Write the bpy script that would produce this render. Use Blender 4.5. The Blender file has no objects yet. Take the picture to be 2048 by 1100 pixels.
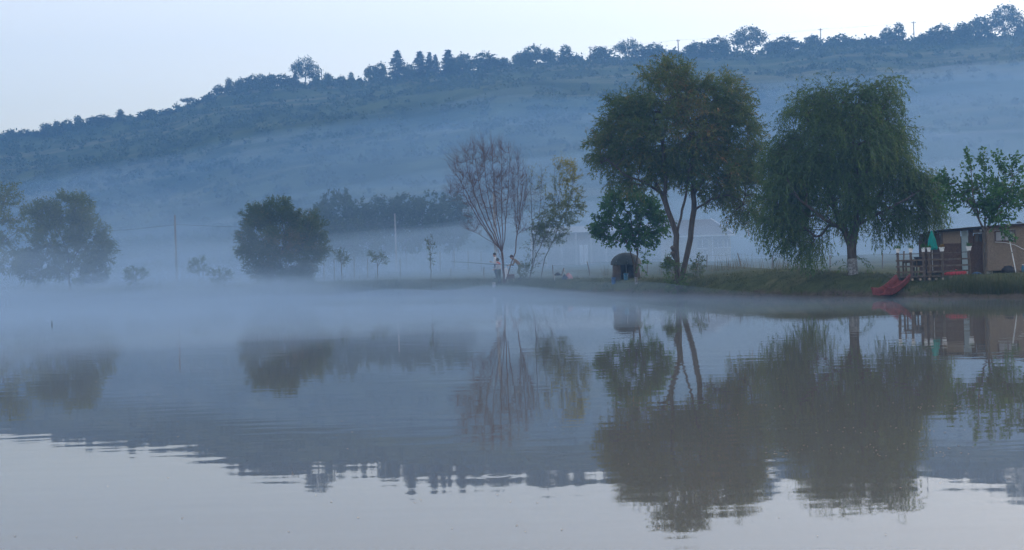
import bpy, bmesh, math, random
import numpy as np
from mathutils import Vector, Matrix, noise as mnoise

# ------------------------------------------------------------------ camera, sky, sun, exposure
scene = bpy.context.scene
COL = scene.collection
F = 2844.0                        # focal length in photograph pixels (50 mm on 36 mm)
EYE = 1.85
PITCH = math.radians(-0.43)
ROLL = math.radians(1.86)
cam_d = bpy.data.cameras.new('camera')
cam = bpy.data.objects.new('camera', cam_d); COL.objects.link(cam)
cam_d.lens = 50.0; cam_d.sensor_width = 36.0
cam_d.clip_start = 0.1; cam_d.clip_end = 6000
CAMM = Matrix.Translation((0, 0, EYE)) @ Matrix.Rotation(math.radians(90) + PITCH, 4, 'X') @ Matrix.Rotation(-ROLL, 4, 'Z')
cam.matrix_world = CAMM
scene.camera = cam

SUN_EL, SUN_AZ = 4.5, 60.0        # degrees: elevation, and to the right of the view direction (+Y)
world = bpy.data.worlds.new('World'); scene.world = world; world.use_nodes = True
nt = world.node_tree; nt.nodes.clear()
wo = nt.nodes.new('ShaderNodeOutputWorld'); wb = nt.nodes.new('ShaderNodeBackground')
sky = nt.nodes.new('ShaderNodeTexSky'); sky.sky_type = 'NISHITA'; sky.sun_disc = False
sky.sun_elevation = math.radians(SUN_EL); sky.sun_rotation = math.radians(SUN_AZ)
sky.altitude = 200; sky.air_density = 1.0; sky.dust_density = 2.5; sky.ozone_density = 2.5
wb.inputs['Strength'].default_value = 0.15
hs = nt.nodes.new('ShaderNodeHueSaturation'); hs.inputs['Saturation'].default_value = 0.42; nt.links.new(sky.outputs[0], hs.inputs['Color'])
warm = nt.nodes.new('ShaderNodeMix'); warm.data_type = 'RGBA'; warm.blend_type = 'MULTIPLY'; warm.inputs[0].default_value = 1.0; warm.inputs[7].default_value = (1.10, 1.0, 0.965, 1); nt.links.new(hs.outputs[0], warm.inputs[6])
veil = nt.nodes.new('ShaderNodeMix'); veil.data_type = 'RGBA'; veil.blend_type = 'ADD'; veil.inputs[0].default_value = 1.0   # thin even veil of high cloud over the clear sky
veil.inputs[7].default_value = (0.11, 0.10, 0.105, 1); nt.links.new(warm.outputs[2], veil.inputs[6])
nt.links.new(veil.outputs[2], wb.inputs['Color']); nt.links.new(wb.outputs[0], wo.inputs[0])
sun_d = bpy.data.lights.new('sun', 'SUN'); sun_d.energy = 0.5; sun_d.angle = math.radians(12); sun_d.color = (1.0, 0.86, 0.74)
sun = bpy.data.objects.new('sun', sun_d); COL.objects.link(sun)
sd = Vector((math.sin(math.radians(SUN_AZ)) * math.cos(math.radians(SUN_EL)), math.cos(math.radians(SUN_AZ)) * math.cos(math.radians(SUN_EL)), math.sin(math.radians(SUN_EL))))
sun.rotation_euler = sd.to_track_quat('Z', 'Y').to_euler()
sun.location = (0, 0, 300)
vs = scene.view_settings
vs.view_transform = 'Standard'; vs.look = 'None'; vs.gamma = 1.0; vs.exposure = 2.45; vs.use_curve_mapping = False
cy = scene.cycles
cy.max_bounces = 4; cy.diffuse_bounces = 1; cy.glossy_bounces = 2; cy.transmission_bounces = 2; cy.volume_bounces = 1; cy.transparent_max_bounces = 8
cy.use_denoising = True; cy.adaptive_threshold = 0.015; cy.caustics_reflective = False; cy.caustics_refractive = False

rng = np.random.default_rng(7); random.seed(7)

# ------------------------------------------------------------------ helpers
def at(px, py, Y):
    """world point at depth Y that the photograph shows at pixel (px, py)"""
    d = CAMM.to_3x3() @ Vector(((px - 1024) / F, (550 - py) / F, -1.0))
    t = Y / d.y
    return Vector((d.x * t, Y, EYE + d.z * t))

def hor(px): return 562 - 0.0325 * px

class MB:
    """collects simple shapes into one mesh"""
    def __init__(s): s.v = []; s.f = []; s.m = []
    def add(s, vs_, fs, m=0):
        o = len(s.v); s.v += [tuple(v) for v in vs_]; s.f += [tuple(i + o for i in f) for f in fs]; s.m += [m] * len(fs); return s
    def box(s, c, size, rot=None, m=0, jit=0.0):
        hx, hy, hz = size[0] / 2, size[1] / 2, size[2] / 2
        vs_ = [Vector((x * hx, y * hy, z * hz)) for x in (-1, 1) for y in (-1, 1) for z in (-1, 1)]
        if jit: vs_ = [v + Vector((random.uniform(-jit, jit), random.uniform(-jit, jit), random.uniform(-jit, jit))) for v in vs_]
        if rot is not None: vs_ = [rot @ v for v in vs_]
        return s.add([v + Vector(c) for v in vs_], [(0, 1, 3, 2), (4, 6, 7, 5), (0, 4, 5, 1), (2, 3, 7, 6), (0, 2, 6, 4), (1, 5, 7, 3)], m)
    def beam(s, a, b, w, h, m=0):
        a, b = Vector(a), Vector(b); d = b - a
        q = d.to_track_quat('X', 'Z').to_matrix()
        return s.box((a + b) / 2, (d.length, w, h), q, m)
    def tube(s, pts, rad, n=8, m=0, cap=True):
        pts = [Vector(p) for p in pts]; k = len(pts)
        rad = rad if hasattr(rad, '__len__') else [rad] * k
        vs_ = []; fs = []; prev = None
        for i, p in enumerate(pts):
            d = (pts[min(i + 1, k - 1)] - pts[max(i - 1, 0)]).normalized()
            u = d.orthogonal().normalized() if prev is None else (prev - d * prev.dot(d)).normalized()
            prev = u; w = d.cross(u)
            for j in range(n):
                a = 2 * math.pi * j / n
                vs_.append(p + (u * math.cos(a) + w * math.sin(a)) * rad[i])
        for i in range(k - 1):
            for j in range(n):
                j2 = (j + 1) % n
                fs.append((i * n + j, i * n + j2, (i + 1) * n + j2, (i + 1) * n + j))
        if cap: fs.append(tuple(range(n - 1, -1, -1))); fs.append(tuple((k - 1) * n + j for j in range(n)))
        return s.add(vs_, fs, m)
    def lathe(s, c, prof, n=16, m=0):
        c = Vector(c); vs_ = []; fs = []
        for (r, z) in prof:
            for j in range(n):
                a = 2 * math.pi * j / n; vs_.append(c + Vector((r * math.cos(a), r * math.sin(a), z)))
        for i in range(len(prof) - 1):
            for j in range(n):
                j2 = (j + 1) % n; fs.append((i * n + j, i * n + j2, (i + 1) * n + j2, (i + 1) * n + j))
        fs.append(tuple(range(n - 1, -1, -1))); fs.append(tuple((len(prof) - 1) * n + j for j in range(n)))
        return s.add(vs_, fs, m)
    def build(s, name, mat, parent=None, smooth=False, loc=None):
        me = bpy.data.meshes.new(name); me.from_pydata(s.v, [], s.f)
        for mm in (mat if isinstance(mat, (list, tuple)) else [mat]): me.materials.append(mm)
        if isinstance(mat, (list, tuple)): me.polygons.foreach_set('material_index', s.m)
        bm = bmesh.new(); bm.from_mesh(me); bmesh.ops.recalc_face_normals(bm, faces=bm.faces); bm.to_mesh(me); bm.free()
        if smooth: me.polygons.foreach_set('use_smooth', [True] * len(me.polygons))
        o = bpy.data.objects.new(name, me); COL.objects.link(o)
        if parent is not None: o.parent = parent
        if loc is not None: o.location = loc
        return o

def np_mesh(name, verts, faces, mat, parent=None, tint=None, smooth=False):
    """verts (N,3); faces (M,k) of one size"""
    me = bpy.data.meshes.new(name); verts = np.asarray(verts, np.float32); faces = np.asarray(faces, np.int32)
    k = faces.shape[1]; M = len(faces)
    me.vertices.add(len(verts)); me.vertices.foreach_set('co', verts.ravel())
    me.loops.add(M * k); me.loops.foreach_set('vertex_index', faces.ravel())
    me.polygons.add(M); me.polygons.foreach_set('loop_start', np.arange(0, M * k, k, dtype=np.int32))
    me.polygons.foreach_set('loop_total', np.full(M, k, np.int32))
    if smooth: me.polygons.foreach_set('use_smooth', np.ones(M, bool))
    me.update(calc_edges=True)
    if tint is not None:
        a = me.attributes.new('tint', 'FLOAT', 'FACE'); a.data.foreach_set('value', np.asarray(tint, np.float32))
    me.materials.append(mat)
    o = bpy.data.objects.new(name, me); COL.objects.link(o)
    if parent is not None: o.parent = parent
    return o

def tag(o, label=None, cat=None, group=None, kind=None):
    if label: o['label'] = label
    if cat: o['category'] = cat
    if group: o['group'] = group
    if kind: o['kind'] = kind
    return o

def thing(name, label, cat, loc=(0, 0, 0), rz=0.0, group=None):
    o = bpy.data.objects.new(name, None); COL.objects.link(o); o.location = loc; o.rotation_euler = (0, 0, rz)
    o.empty_display_size = 0.3
    return tag(o, label, cat, group)

def dup(root, loc, rz=0.0, scale=(1, 1, 1), label=None, group=None):
    r = root.copy(); COL.objects.link(r); r.location = loc; r.rotation_euler = (0, 0, rz); r.scale = scale
    if label: r['label'] = label
    if group: r['group'] = group
    for ch in list(root.children):
        c = ch.copy(); COL.objects.link(c); c.parent = r
        for g in list(ch.children):
            d = g.copy(); COL.objects.link(d); d.parent = c
    return r

# ------------------------------------------------------------------ materials
def mat(name, col, rough=0.8, var=0.0, scale=8.0, col2=None, bump=0.0, bscale=40.0, spec=0.3, stretch=None, metal=0.0):
    m = bpy.data.materials.new(name); m.use_nodes = True; n = m.node_tree.nodes; L = m.node_tree.links
    b = n['Principled BSDF']; b.inputs['Roughness'].default_value = rough; b.inputs['Specular IOR Level'].default_value = spec; b.inputs['Metallic'].default_value = metal
    c = tuple(col) + (1,); b.inputs['Base Color'].default_value = c
    if var or col2 or bump:
        tc = n.new('ShaderNodeTexCoord'); mp = n.new('ShaderNodeMapping'); L.new(tc.outputs['Object'], mp.inputs[0])
        if stretch: mp.inputs['Scale'].default_value = stretch
    if var or col2:
        nz = n.new('ShaderNodeTexNoise'); nz.inputs['Scale'].default_value = scale; nz.inputs['Detail'].default_value = 6; nz.inputs['Roughness'].default_value = 0.65
        L.new(mp.outputs[0], nz.inputs['Vector'])
        r = n.new('ShaderNodeValToRGB'); L.new(nz.outputs['Fac'], r.inputs[0]); L.new(r.outputs[0], b.inputs['Base Color'])
        c2 = tuple(col2) + (1,) if col2 else tuple(min(1, x * (1 + var)) for x in col) + (1,)
        c1 = c if col2 else tuple(x * (1 - var) for x in col) + (1,)
        r.color_ramp.elements[0].color = c1; r.color_ramp.elements[0].position = 0.35
        r.color_ramp.elements[1].color = c2; r.color_ramp.elements[1].position = 0.65
    if bump:
        nb = n.new('ShaderNodeTexNoise'); nb.inputs['Scale'].default_value = bscale; nb.inputs['Detail'].default_value = 5
        L.new(mp.outputs[0], nb.inputs['Vector'])
        bp = n.new('ShaderNodeBump'); bp.inputs['Strength'].default_value = bump; bp.inputs['Distance'].default_value = 0.02
        L.new(nb.outputs['Fac'], bp.inputs['Height']); L.new(bp.outputs[0], b.inputs['Normal'])
    return m

def leafmat(name, stops, trans=0.35):
    m = bpy.data.materials.new(name); m.use_nodes = True; n = m.node_tree.nodes; L = m.node_tree.links
    b = n['Principled BSDF']; b.inputs['Roughness'].default_value = 0.55; b.inputs['Specular IOR Level'].default_value = 0.25
    a = n.new('ShaderNodeAttribute'); a.attribute_name = 'tint'; a.attribute_type = 'GEOMETRY'
    r = n.new('ShaderNodeValToRGB'); L.new(a.outputs['Fac'], r.inputs[0])
    els = r.color_ramp.elements
    while len(els) < len(stops): els.new(0.5)
    for e, (p, c) in zip(els, stops): e.position = p; e.color = tuple(c) + (1,)
    t = n.new('ShaderNodeBsdfTranslucent'); mx = n.new('ShaderNodeMixShader'); mx.inputs[0].default_value = trans
    L.new(r.outputs[0], b.inputs['Base Color']); L.new(r.outputs[0], t.inputs[0])
    L.new(b.outputs[0], mx.inputs[1]); L.new(t.outputs[0], mx.inputs[2])
    L.new(mx.outputs[0], n['Material Output'].inputs[0])
    return m

def volmat(name, density, color, aniso=0.0):
    m = bpy.data.materials.new(name); m.use_nodes = True; n = m.node_tree.nodes; n.clear()
    o = n.new('ShaderNodeOutputMaterial'); v = n.new('ShaderNodeVolumePrincipled')
    v.inputs['Density'].default_value = density; v.inputs['Color'].default_value = tuple(color) + (1,); v.inputs['Anisotropy'].default_value = aniso
    m.node_tree.links.new(v.outputs[0], o.inputs['Volume'])
    try: m.cycles.homogeneous_volume = True
    except Exception: pass
    return m

M = {}
M['bark'] = mat('bark', (0.055, 0.045, 0.038), 0.95, col2=(0.11, 0.095, 0.08), scale=14, bump=0.8, bscale=30, stretch=(1, 1, 0.25))
M['bark_red'] = mat('bark_red', (0.085, 0.046, 0.034), 0.95, col2=(0.14, 0.08, 0.06), scale=10)
M['whitewash'] = mat('whitewash', (0.10, 0.10, 0.10), 0.95, col2=(0.32, 0.33, 0.34), scale=9, bump=0.6, bscale=30)
M['leaf_willow'] = leafmat('leaf_willow', [(0.0, (0.032, 0.070, 0.020)), (0.5, (0.075, 0.142, 0.036)), (0.85, (0.15, 0.21, 0.052)), (1.0, (0.19, 0.19, 0.06))])
M['leaf_willow_rust'] = leafmat('leaf_willow_rust', [(0.0, (0.034, 0.070, 0.018)), (0.45, (0.085, 0.142, 0.030)), (0.75, (0.16, 0.16, 0.035)), (1.0, (0.26, 0.15, 0.05))])
M['leaf_mulberry'] = leafmat('leaf_mulberry', [(0.0, (0.028, 0.080, 0.018)), (0.6, (0.06, 0.16, 0.030)), (1.0, (0.12, 0.24, 0.05))])
M['leaf_yellow'] = leafmat('leaf_yellow', [(0.0, (0.05, 0.085, 0.018)), (0.5, (0.13, 0.16, 0.026)), (1.0, (0.30, 0.27, 0.035))])
M['leaf_olive'] = leafmat('leaf_olive', [(0.0, (0.05, 0.085, 0.025)), (0.5, (0.11, 0.15, 0.035)), (1.0, (0.22, 0.21, 0.05))])
M['leaf_bush'] = leafmat('leaf_bush', [(0.0, (0.035, 0.07, 0.022)), (0.6, (0.08, 0.12, 0.03)), (1.0, (0.21, 0.15, 0.05))])
M['leaf_hill'] = leafmat('leaf_hill', [(0.0, (0.028, 0.055, 0.022)), (0.6, (0.055, 0.090, 0.030)), (1.0, (0.10, 0.13, 0.04))], 0.2)
M['leaf_conifer'] = leafmat('leaf_conifer', [(0.0, (0.012, 0.030, 0.016)), (1.0, (0.03, 0.055, 0.026))], 0.1)
M['grass_blade'] = leafmat('grass_blade', [(0.0, (0.036, 0.054, 0.018)), (0.6, (0.068, 0.086, 0.03)), (1.0, (0.16, 0.13, 0.065))], 0.3)

def ground_mat():
    m = bpy.data.materials.new('grass_ground'); m.use_nodes = True; n = m.node_tree.nodes; L = m.node_tree.links
    b = n['Principled BSDF']; b.inputs['Roughness'].default_value = 0.95; b.inputs['Specular IOR Level'].default_value = 0.15
    tc = n.new('ShaderNodeTexCoord')
    def nz(scale, detail, stretch=None):
        t = n.new('ShaderNodeTexNoise'); t.inputs['Scale'].default_value = scale; t.inputs['Detail'].default_value = detail; t.inputs['Roughness'].default_value = 0.62
        if stretch:
            mp = n.new('ShaderNodeMapping'); mp.inputs['Scale'].default_value = stretch; L.new(tc.outputs['Object'], mp.inputs[0]); L.new(mp.outputs[0], t.inputs['Vector'])
        else: L.new(tc.outputs['Object'], t.inputs['Vector'])
        return t
    def ramp(fac, p0, c0, p1, c1):
        r = n.new('ShaderNodeValToRGB'); L.new(fac, r.inputs[0])
        r.color_ramp.elements[0].position = p0; r.color_ramp.elements[0].color = tuple(c0) + (1,)
        r.color_ramp.elements[1].position = p1; r.color_ramp.elements[1].color = tuple(c1) + (1,); return r
    def mix(f, a, c):
        x = n.new('ShaderNodeMix'); x.data_type = 'RGBA'; L.new(f, x.inputs[0]); L.new(a, x.inputs[6]); L.new(c, x.inputs[7]); return x.outputs[2]
    fine = ramp(nz(1.6, 8).outputs['Fac'], 0.3, (0.035, 0.048, 0.018), 0.7, (0.078, 0.092, 0.036))
    dry = ramp(nz(5.0, 6).outputs['Fac'], 0.3, (0.13, 0.11, 0.06), 0.7, (0.2, 0.17, 0.09))
    f1 = ramp(nz(0.35, 6).outputs['Fac'], 0.56, (0, 0, 0), 0.72, (0.7, 0.7, 0.7))
    mud = ramp(nz(4.0, 6).outputs['Fac'], 0.3, (0.05, 0.04, 0.03), 0.7, (0.11, 0.09, 0.065))
    sp = n.new('ShaderNodeSeparateXYZ'); L.new(tc.outputs['Object'], sp.inputs[0])
    ad = n.new('ShaderNodeMath'); ad.operation = 'MULTIPLY_ADD'; L.new(nz(0.9, 5).outputs['Fac'], ad.inputs[0]); ad.inputs[1].default_value = -0.9; L.new(sp.outputs[2], ad.inputs[2])
    mr = n.new('ShaderNodeMapRange'); L.new(ad.outputs[0], mr.inputs[0]); mr.inputs[1].default_value = -0.28; mr.inputs[2].default_value = -0.12; mr.inputs[3].default_value = 1.0; mr.inputs[4].default_value = 0.0
    L.new(mix(mr.outputs[0], mix(f1.outputs[0], fine.outputs[0], dry.outputs[0]), mud.outputs[0]), b.inputs['Base Color'])
    bp = n.new('ShaderNodeBump'); bp.inputs['Strength'].default_value = 0.8; bp.inputs['Distance'].default_value = 0.12
    L.new(nz(3.0, 8).outputs['Fac'], bp.inputs['Height']); L.new(bp.outputs[0], b.inputs['Normal'])
    return m

def hill_mat():
    m = bpy.data.materials.new('hillside'); m.use_nodes = True; n = m.node_tree.nodes; L = m.node_tree.links
    b = n['Principled BSDF']; b.inputs['Roughness'].default_value = 1.0; b.inputs['Specular IOR Level'].default_value = 0.1
    tc = n.new('ShaderNodeTexCoord')
    def nz(scale, detail, stretch=(1, 1, 1), rot=0.0):
        t = n.new('ShaderNodeTexNoise'); t.inputs['Scale'].default_value = scale; t.inputs['Detail'].default_value = detail; t.inputs['Roughness'].default_value = 0.6
        mp = n.new('ShaderNodeMapping'); mp.inputs['Scale'].default_value = stretch; mp.inputs['Rotation'].default_value = (0, 0, rot)
        L.new(tc.outputs['Object'], mp.inputs[0]); L.new(mp.outputs[0], t.inputs['Vector']); return t.outputs['Fac']
    def ramp(fac, p0, c0, p1, c1):
        r = n.new('ShaderNodeValToRGB'); L.new(fac, r.inputs[0])
        r.color_ramp.elements[0].position = p0; r.color_ramp.elements[0].color = tuple(c0) + (1,)
        r.color_ramp.elements[1].position = p1; r.color_ramp.elements[1].color = tuple(c1) + (1,); return r.outputs[0]
    def mix(f, a, c):
        x = n.new('ShaderNodeMix'); x.data_type = 'RGBA'; L.new(f, x.inputs[0]); L.new(a, x.inputs[6]); L.new(c, x.inputs[7]); return x.outputs[2]
    base = ramp(nz(0.05, 8), 0.38, (0.022, 0.042, 0.016), 0.66, (0.085, 0.11, 0.04))
    straw = ramp(nz(0.2, 6), 0.3, (0.09, 0.105, 0.055), 0.7, (0.16, 0.16, 0.09))
    strips = ramp(nz(0.06, 7, (0.10, 1.0, 0.2), 0.30), 0.52, (0, 0, 0), 0.62, (0.95, 0.95, 0.95))
    L.new(mix(strips, base, straw), b.inputs['Base Color'])
    return m

M['ground'] = ground_mat(); M['hill'] = hill_mat()

# ------------------------------------------------------------------ terrain
SH = np.array([(-600, 330), (-200, 215), (-90, 160), (-60, 138), (-45, 125), (-38, 119), (-28, 114), (-18, 109), (-9, 102), (-0.5, 93.5), (4, 82), (6.5, 73.8), (8.3, 69.8), (12, 62.5), (15.6, 57.2), (19.4, 53), (26, 46), (40, 28), (70, -7), (600, -400)])
def shore(x): return np.interp(x, SH[:, 0], SH[:, 1]) + 0.35 * np.sin(x * 1.7) * np.sin(x * 0.61 + 1) + 0.18 * np.sin(x * 4.3 + 2)
RG = np.array([(-400, 300), (-100, 280), (0, 274), (100, 264), (200, 246), (300, 232), (350, 222), (400, 207), (430, 192), (460, 182), (520, 175), (600, 168), (700, 166), (760, 160), (850, 154), (950, 142), (1050, 128), (1150, 122), (1250, 119), (1350, 113), (1450, 109), (1550, 106), (1650, 92), (1750, 86), (1850, 84), (1950, 77), (2048, 70), (2200, 60), (2600, 50)])
RY = 560.0
def ridge_z(x):
    px = 1024 + x / RY * F
    py = np.interp(px, RG[:, 0], RG[:, 1])
    dx = px - 1024; el = (562 - 0.0325 * px - py) / F
    return EYE + el * RY
_ph = rng.uniform(0, 6.28, (40,)); _an = rng.uniform(0, 6.28, (40,))
def snoise(x, y, lam, k=7, seed=0):
    s = 0
    for i in range(k):
        a = _an[(i + seed) % 40]; f = 2 * math.pi / lam * (0.6 + 0.25 * i)
        s = s + np.sin((x * math.cos(a) + y * math.sin(a)) * f + _ph[(i * 3 + seed) % 40]) / (1 + 0.5 * i)
    return s / 2.6
BK = np.array([(-90, 0.75), (-30, 0.85), (-10, 0.9), (0, 0.84), (5, 0.82), (9, 0.83), (12, 1.05), (13.5, 1.16), (15.5, 0.95), (17, 0.8), (24, 0.8), (60, 0.9)])
def zland(x, y):
    x = np.asarray(x, float); y = np.asarray(y, float)
    v = y - shore(x)
    crest = np.interp(x, BK[:, 0], BK[:, 1])
    wid = 5.0
    t = np.clip(v / wid, 0, 1); bank = crest * (1 - (1 - t) ** 2.0) + 0.05 * snoise(x, y, 2.3, seed=5) * np.clip(v, 0, 1) * (v < 12)
    bank = np.where(v < 0, v * 0.35, bank)
    med = np.clip((v - 12) / 100, 0, 1); bank = bank + 0.8 * med
    y0 = np.maximum(shore(x) + 100, 195.0); s = np.clip((y - y0) / (RY - y0), 0, None)
    zr = ridge_z(x * RY / np.maximum(y, 60))
    up = np.minimum(s, 1.0) ** 1.18 * (zr - 1.7)
    up = up * (1 + 0.035 * snoise(x, y, 120, seed=3) * np.clip(s * 3, 0, 1) * np.clip((1 - s) * 5, 0, 1))
    up = up + 0.9 * np.sin(up * 0.55 + 2 * snoise(x, y, 200, seed=9)) * np.clip(s * 4, 0, 1) * np.clip((1 - s) * 4, 0, 1)
    up = np.where(s > 1, up - (s - 1) ** 1 * 22, up)
    return bank + np.maximum(up, 0) + 0.25 * snoise(x, y, 17, seed=12) * np.clip(s * 20, 0, 1)
def zl(x, y): return float(zland(x, y))
def gp(px, py, Y):
    """ground point in the column of (px, py) at depth Y"""
    p = at(px, py, Y); return Vector((p.x, p.y, zl(p.x, p.y)))

def grid_sheet(name, xs, vr, matl):
    X = np.array(xs); V = np.array(vr)
    XX, VV = np.meshgrid(X, V)
    YY = shore(XX) + VV
    ZZ = zland(XX, YY)
    n, mcol = XX.shape
    idx = np.arange(n * mcol).reshape(n, mcol)
    fc = np.stack([idx[:-1, :-1], idx[:-1, 1:], idx[1:, 1:], idx[1:, :-1]], -1).reshape(-1, 4)
    o = np_mesh(name, np.stack([XX, YY, ZZ], -1).reshape(-1, 3), fc, matl, smooth=True)
    return tag(o, kind='structure')
xs = np.concatenate([np.arange(-460, -110, 10), np.arange(-110, -40, 2.5), np.arange(-40, 30, 0.6), np.arange(30, 120, 3), np.arange(120, 461, 10)])
vr1 = np.concatenate([[-6, -3, -1.5, -0.7], np.arange(-0.3, 8, 0.3), np.arange(8, 30, 1.2), np.arange(30, 121, 5)])
vr2 = None
grid_sheet('ground', xs, vr1, M['ground'])
def hill_sheet():
    X = xs; W = np.linspace(0, 1, 100)
    XX, WW = np.meshgrid(X, W); Y0 = shore(XX) + vr1[-1]; YY = Y0 + (640 - Y0) * WW; ZZ = zland(XX, YY)
    n, mc = XX.shape; idx = np.arange(n * mc).reshape(n, mc)
    tag(np_mesh('hill', np.stack([XX, YY, ZZ], -1).reshape(-1, 3), np.stack([idx[:-1, :-1], idx[:-1, 1:], idx[1:, 1:], idx[1:, :-1]], -1).reshape(-1, 4), M['hill'], smooth=True), kind='structure')
hill_sheet()

# ------------------------------------------------------------------ water
def water_mat():
    m = bpy.data.materials.new('lake_water'); m.use_nodes = True; n = m.node_tree.nodes; L = m.node_tree.links
    b = n['Principled BSDF']; b.inputs['Base Color'].default_value = (0.150, 0.145, 0.128, 1); b.inputs['Roughness'].default_value = 0.02
    b.inputs['IOR'].default_value = 1.333; b.inputs['Specular IOR Level'].default_value = 0.5
    tc = n.new('ShaderNodeTexCoord')
    def nz(scale, detail, stretch, rot=0.0):
        t = n.new('ShaderNodeTexNoise'); t.inputs['Scale'].default_value = scale; t.inputs['Detail'].default_value = detail
        mp = n.new('ShaderNodeMapping'); mp.inputs['Scale'].default_value = stretch; mp.inputs['Rotation'].default_value = (0, 0, rot)
        L.new(tc.outputs['Object'], mp.inputs[0]); L.new(mp.outputs[0], t.inputs['Vector']); return t.outputs['Fac']
    def math_(op, a, c):
        x = n.new('ShaderNodeMath'); x.operation = op
        for i, q in enumerate((a, c)):
            if isinstance(q, (int, float)): x.inputs[i].default_value = q
            else: L.new(q, x.inputs[i])
        return x.outputs[0]
    h = math_('ADD', math_('MULTIPLY', nz(1.0, 1, (0.8, 2.1, 1), 0.1), 1.0), math_('MULTIPLY', nz(1.0, 2, (2.2, 5.5, 1), -0.1), 0.13))
    amp = n.new('ShaderNodeMapRange'); L.new(nz(0.11, 3, (0.5, 1, 1)), amp.inputs[0])
    amp.inputs[1].default_value = 0.35; amp.inputs[2].default_value = 0.7; amp.inputs[3].default_value = 0.35; amp.inputs[4].default_value = 1.5
    h = math_('MULTIPLY', h, amp.outputs[0])
    # a spreading ring where a fish has risen
    sx = n.new('ShaderNodeSeparateXYZ'); L.new(tc.outputs['Object'], sx.inputs[0])
    c = at(995, 952, 12.4); cx, cyy = RING
    dx = math_('SUBTRACT', sx.outputs[0], cx); dy = math_('SUBTRACT', sx.outputs[1], cyy)
    r = math_('SQRT', math_('ADD', math_('MULTIPLY', dx, dx), math_('MULTIPLY', dy, dy)), 0)
    wv = math_('SINE', math_('MULTIPLY', r, 48.0), 0)
    env = n.new('ShaderNodeMapRange'); env.interpolation_type = 'SMOOTHSTEP'; L.new(r, env.inputs[0])
    env.inputs[1].default_value = 0.02; env.inputs[2].default_value = 0.34; env.inputs[3].default_value = 1.6; env.inputs[4].default_value = 0.0
    h = math_('ADD', h, math_('MULTIPLY', wv, math_('MULTIPLY', env.outputs[0], 0.03)))
    bp = n.new('ShaderNodeBump'); bp.inputs['Strength'].default_value = 1.0; bp.inputs['Distance'].default_value = 0.0021
    L.new(h, bp.inputs['Height']); L.new(bp.outputs[0], b.inputs['Normal'])
    return m
def water_pt(px, py):
    d = CAMM.to_3x3() @ Vector(((px - 1024) / F, (550 - py) / F, -1.0)); t = -EYE / d.z
    return Vector((d.x * t, d.y * t, 0.0))
_r = water_pt(995, 952); RING = (_r.x, _r.y)
M['water'] = water_mat()
wm = MB(); wm.add([(-460, -60, 0), (460, -60, 0), (460, 300, 0), (-460, 300, 0)], [(0, 1, 2, 3)])
tag(wm.build('water', M['water']), kind='structure')

# ------------------------------------------------------------------ tree growing
def unit(a): return a / np.maximum(np.linalg.norm(a, axis=-1, keepdims=True), 1e-9)

def grow(limbs, targets, upbias=0.6, wob=0.06, R=None):
    """limbs: list of (polyline, parent limb index or None); returns node positions, parents"""
    R = R or rng
    pos = []; par = []
    for pl, att in limbs:
        pl = [np.array(p, float) for p in pl]
        prev = -1
        if att is not None:
            prev = int(np.argmin([np.sum((q - pl[0]) ** 2) for q in pos])); pl = pl[1:]
        for i, p in enumerate(pl):
            if prev >= 0:
                k = max(1, int(np.linalg.norm(p - pos[prev]) / 0.35)); a = pos[prev]
                for j in range(1, k + 1):
                    q = a + (p - a) * j / k + (R.normal(0, 0.02, 3) if j < k else 0)
                    pos.append(q); par.append(prev); prev = len(pos) - 1
            else: pos.append(p); par.append(-1); prev = len(pos) - 1
    nl = len(pos)
    start = min(3, nl - 1)
    base = np.array(pos)
    T = np.asarray(targets, float)
    dist = np.array([np.min(np.linalg.norm(base - t, axis=1)) for t in T])
    P = np.zeros((nl + len(T) * 7, 3)); P[:nl] = base; cnt = nl
    Dr = np.zeros_like(P)
    for i in range(nl): Dr[i] = unit(base[i] - base[par[i]]) if par[i] >= 0 else (0, 0, 1)
    zmin = base[0, 2] + 0.25 * (np.percentile(T[:, 2], 5) - base[0, 2])
    for ti in np.argsort(dist):
        t = T[ti]; Q = P[:cnt]; d = t - Q; L = np.linalg.norm(d, axis=1)
        cosv = np.sum(d * Dr[:cnt], 1) / np.maximum(L, 1e-6)
        cost = L * (1.35 - 0.35 * cosv) + np.where(d[:, 2] < 0, -d[:, 2] * upbias, 0) + np.where(Q[:, 2] < zmin, 3, 0)
        a = int(np.argmin(cost)); L0 = L[a]
        k = int(np.clip(L0 / 0.3, 1, 6)); p0 = Q[a].copy(); c = p0 + Dr[a] * L0 * 0.45; prev = a
        for j in range(1, k + 1):
            s = j / k; q = (1 - s) ** 2 * p0 + 2 * s * (1 - s) * c + s * s * t
            if j < k: q = q + R.normal(0, wob * L0 * 0.3, 3)
            P[cnt] = q; Dr[cnt] = unit(q - P[prev]); par.append(prev); prev = cnt; cnt += 1
    return P[:cnt], np.array(par), Dr[:cnt]

def radii(par, tip, power, cap):
    n = len(par); w = np.zeros(n); has = np.zeros(n, bool)
    for i in range(n - 1, -1, -1):
        if not has[i]: w[i] = 1
        p = par[i]
        if p >= 0: w[p] += w[i] if True else 0; has[p] = True
    # w counts tips below
    return np.minimum(tip * w ** power, cap), w

def limb_mesh(P, par, r, name, matl, parent, org, n=5):
    ch = np.where(par >= 0)[0]; a = P[par[ch]] - org; b = P[ch] - org
    rb = r[ch]; ra = np.minimum(r[par[ch]], rb * 1.35 + 0.002)
    return frusta(a, b, ra, rb, name, matl, parent, n)

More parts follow.
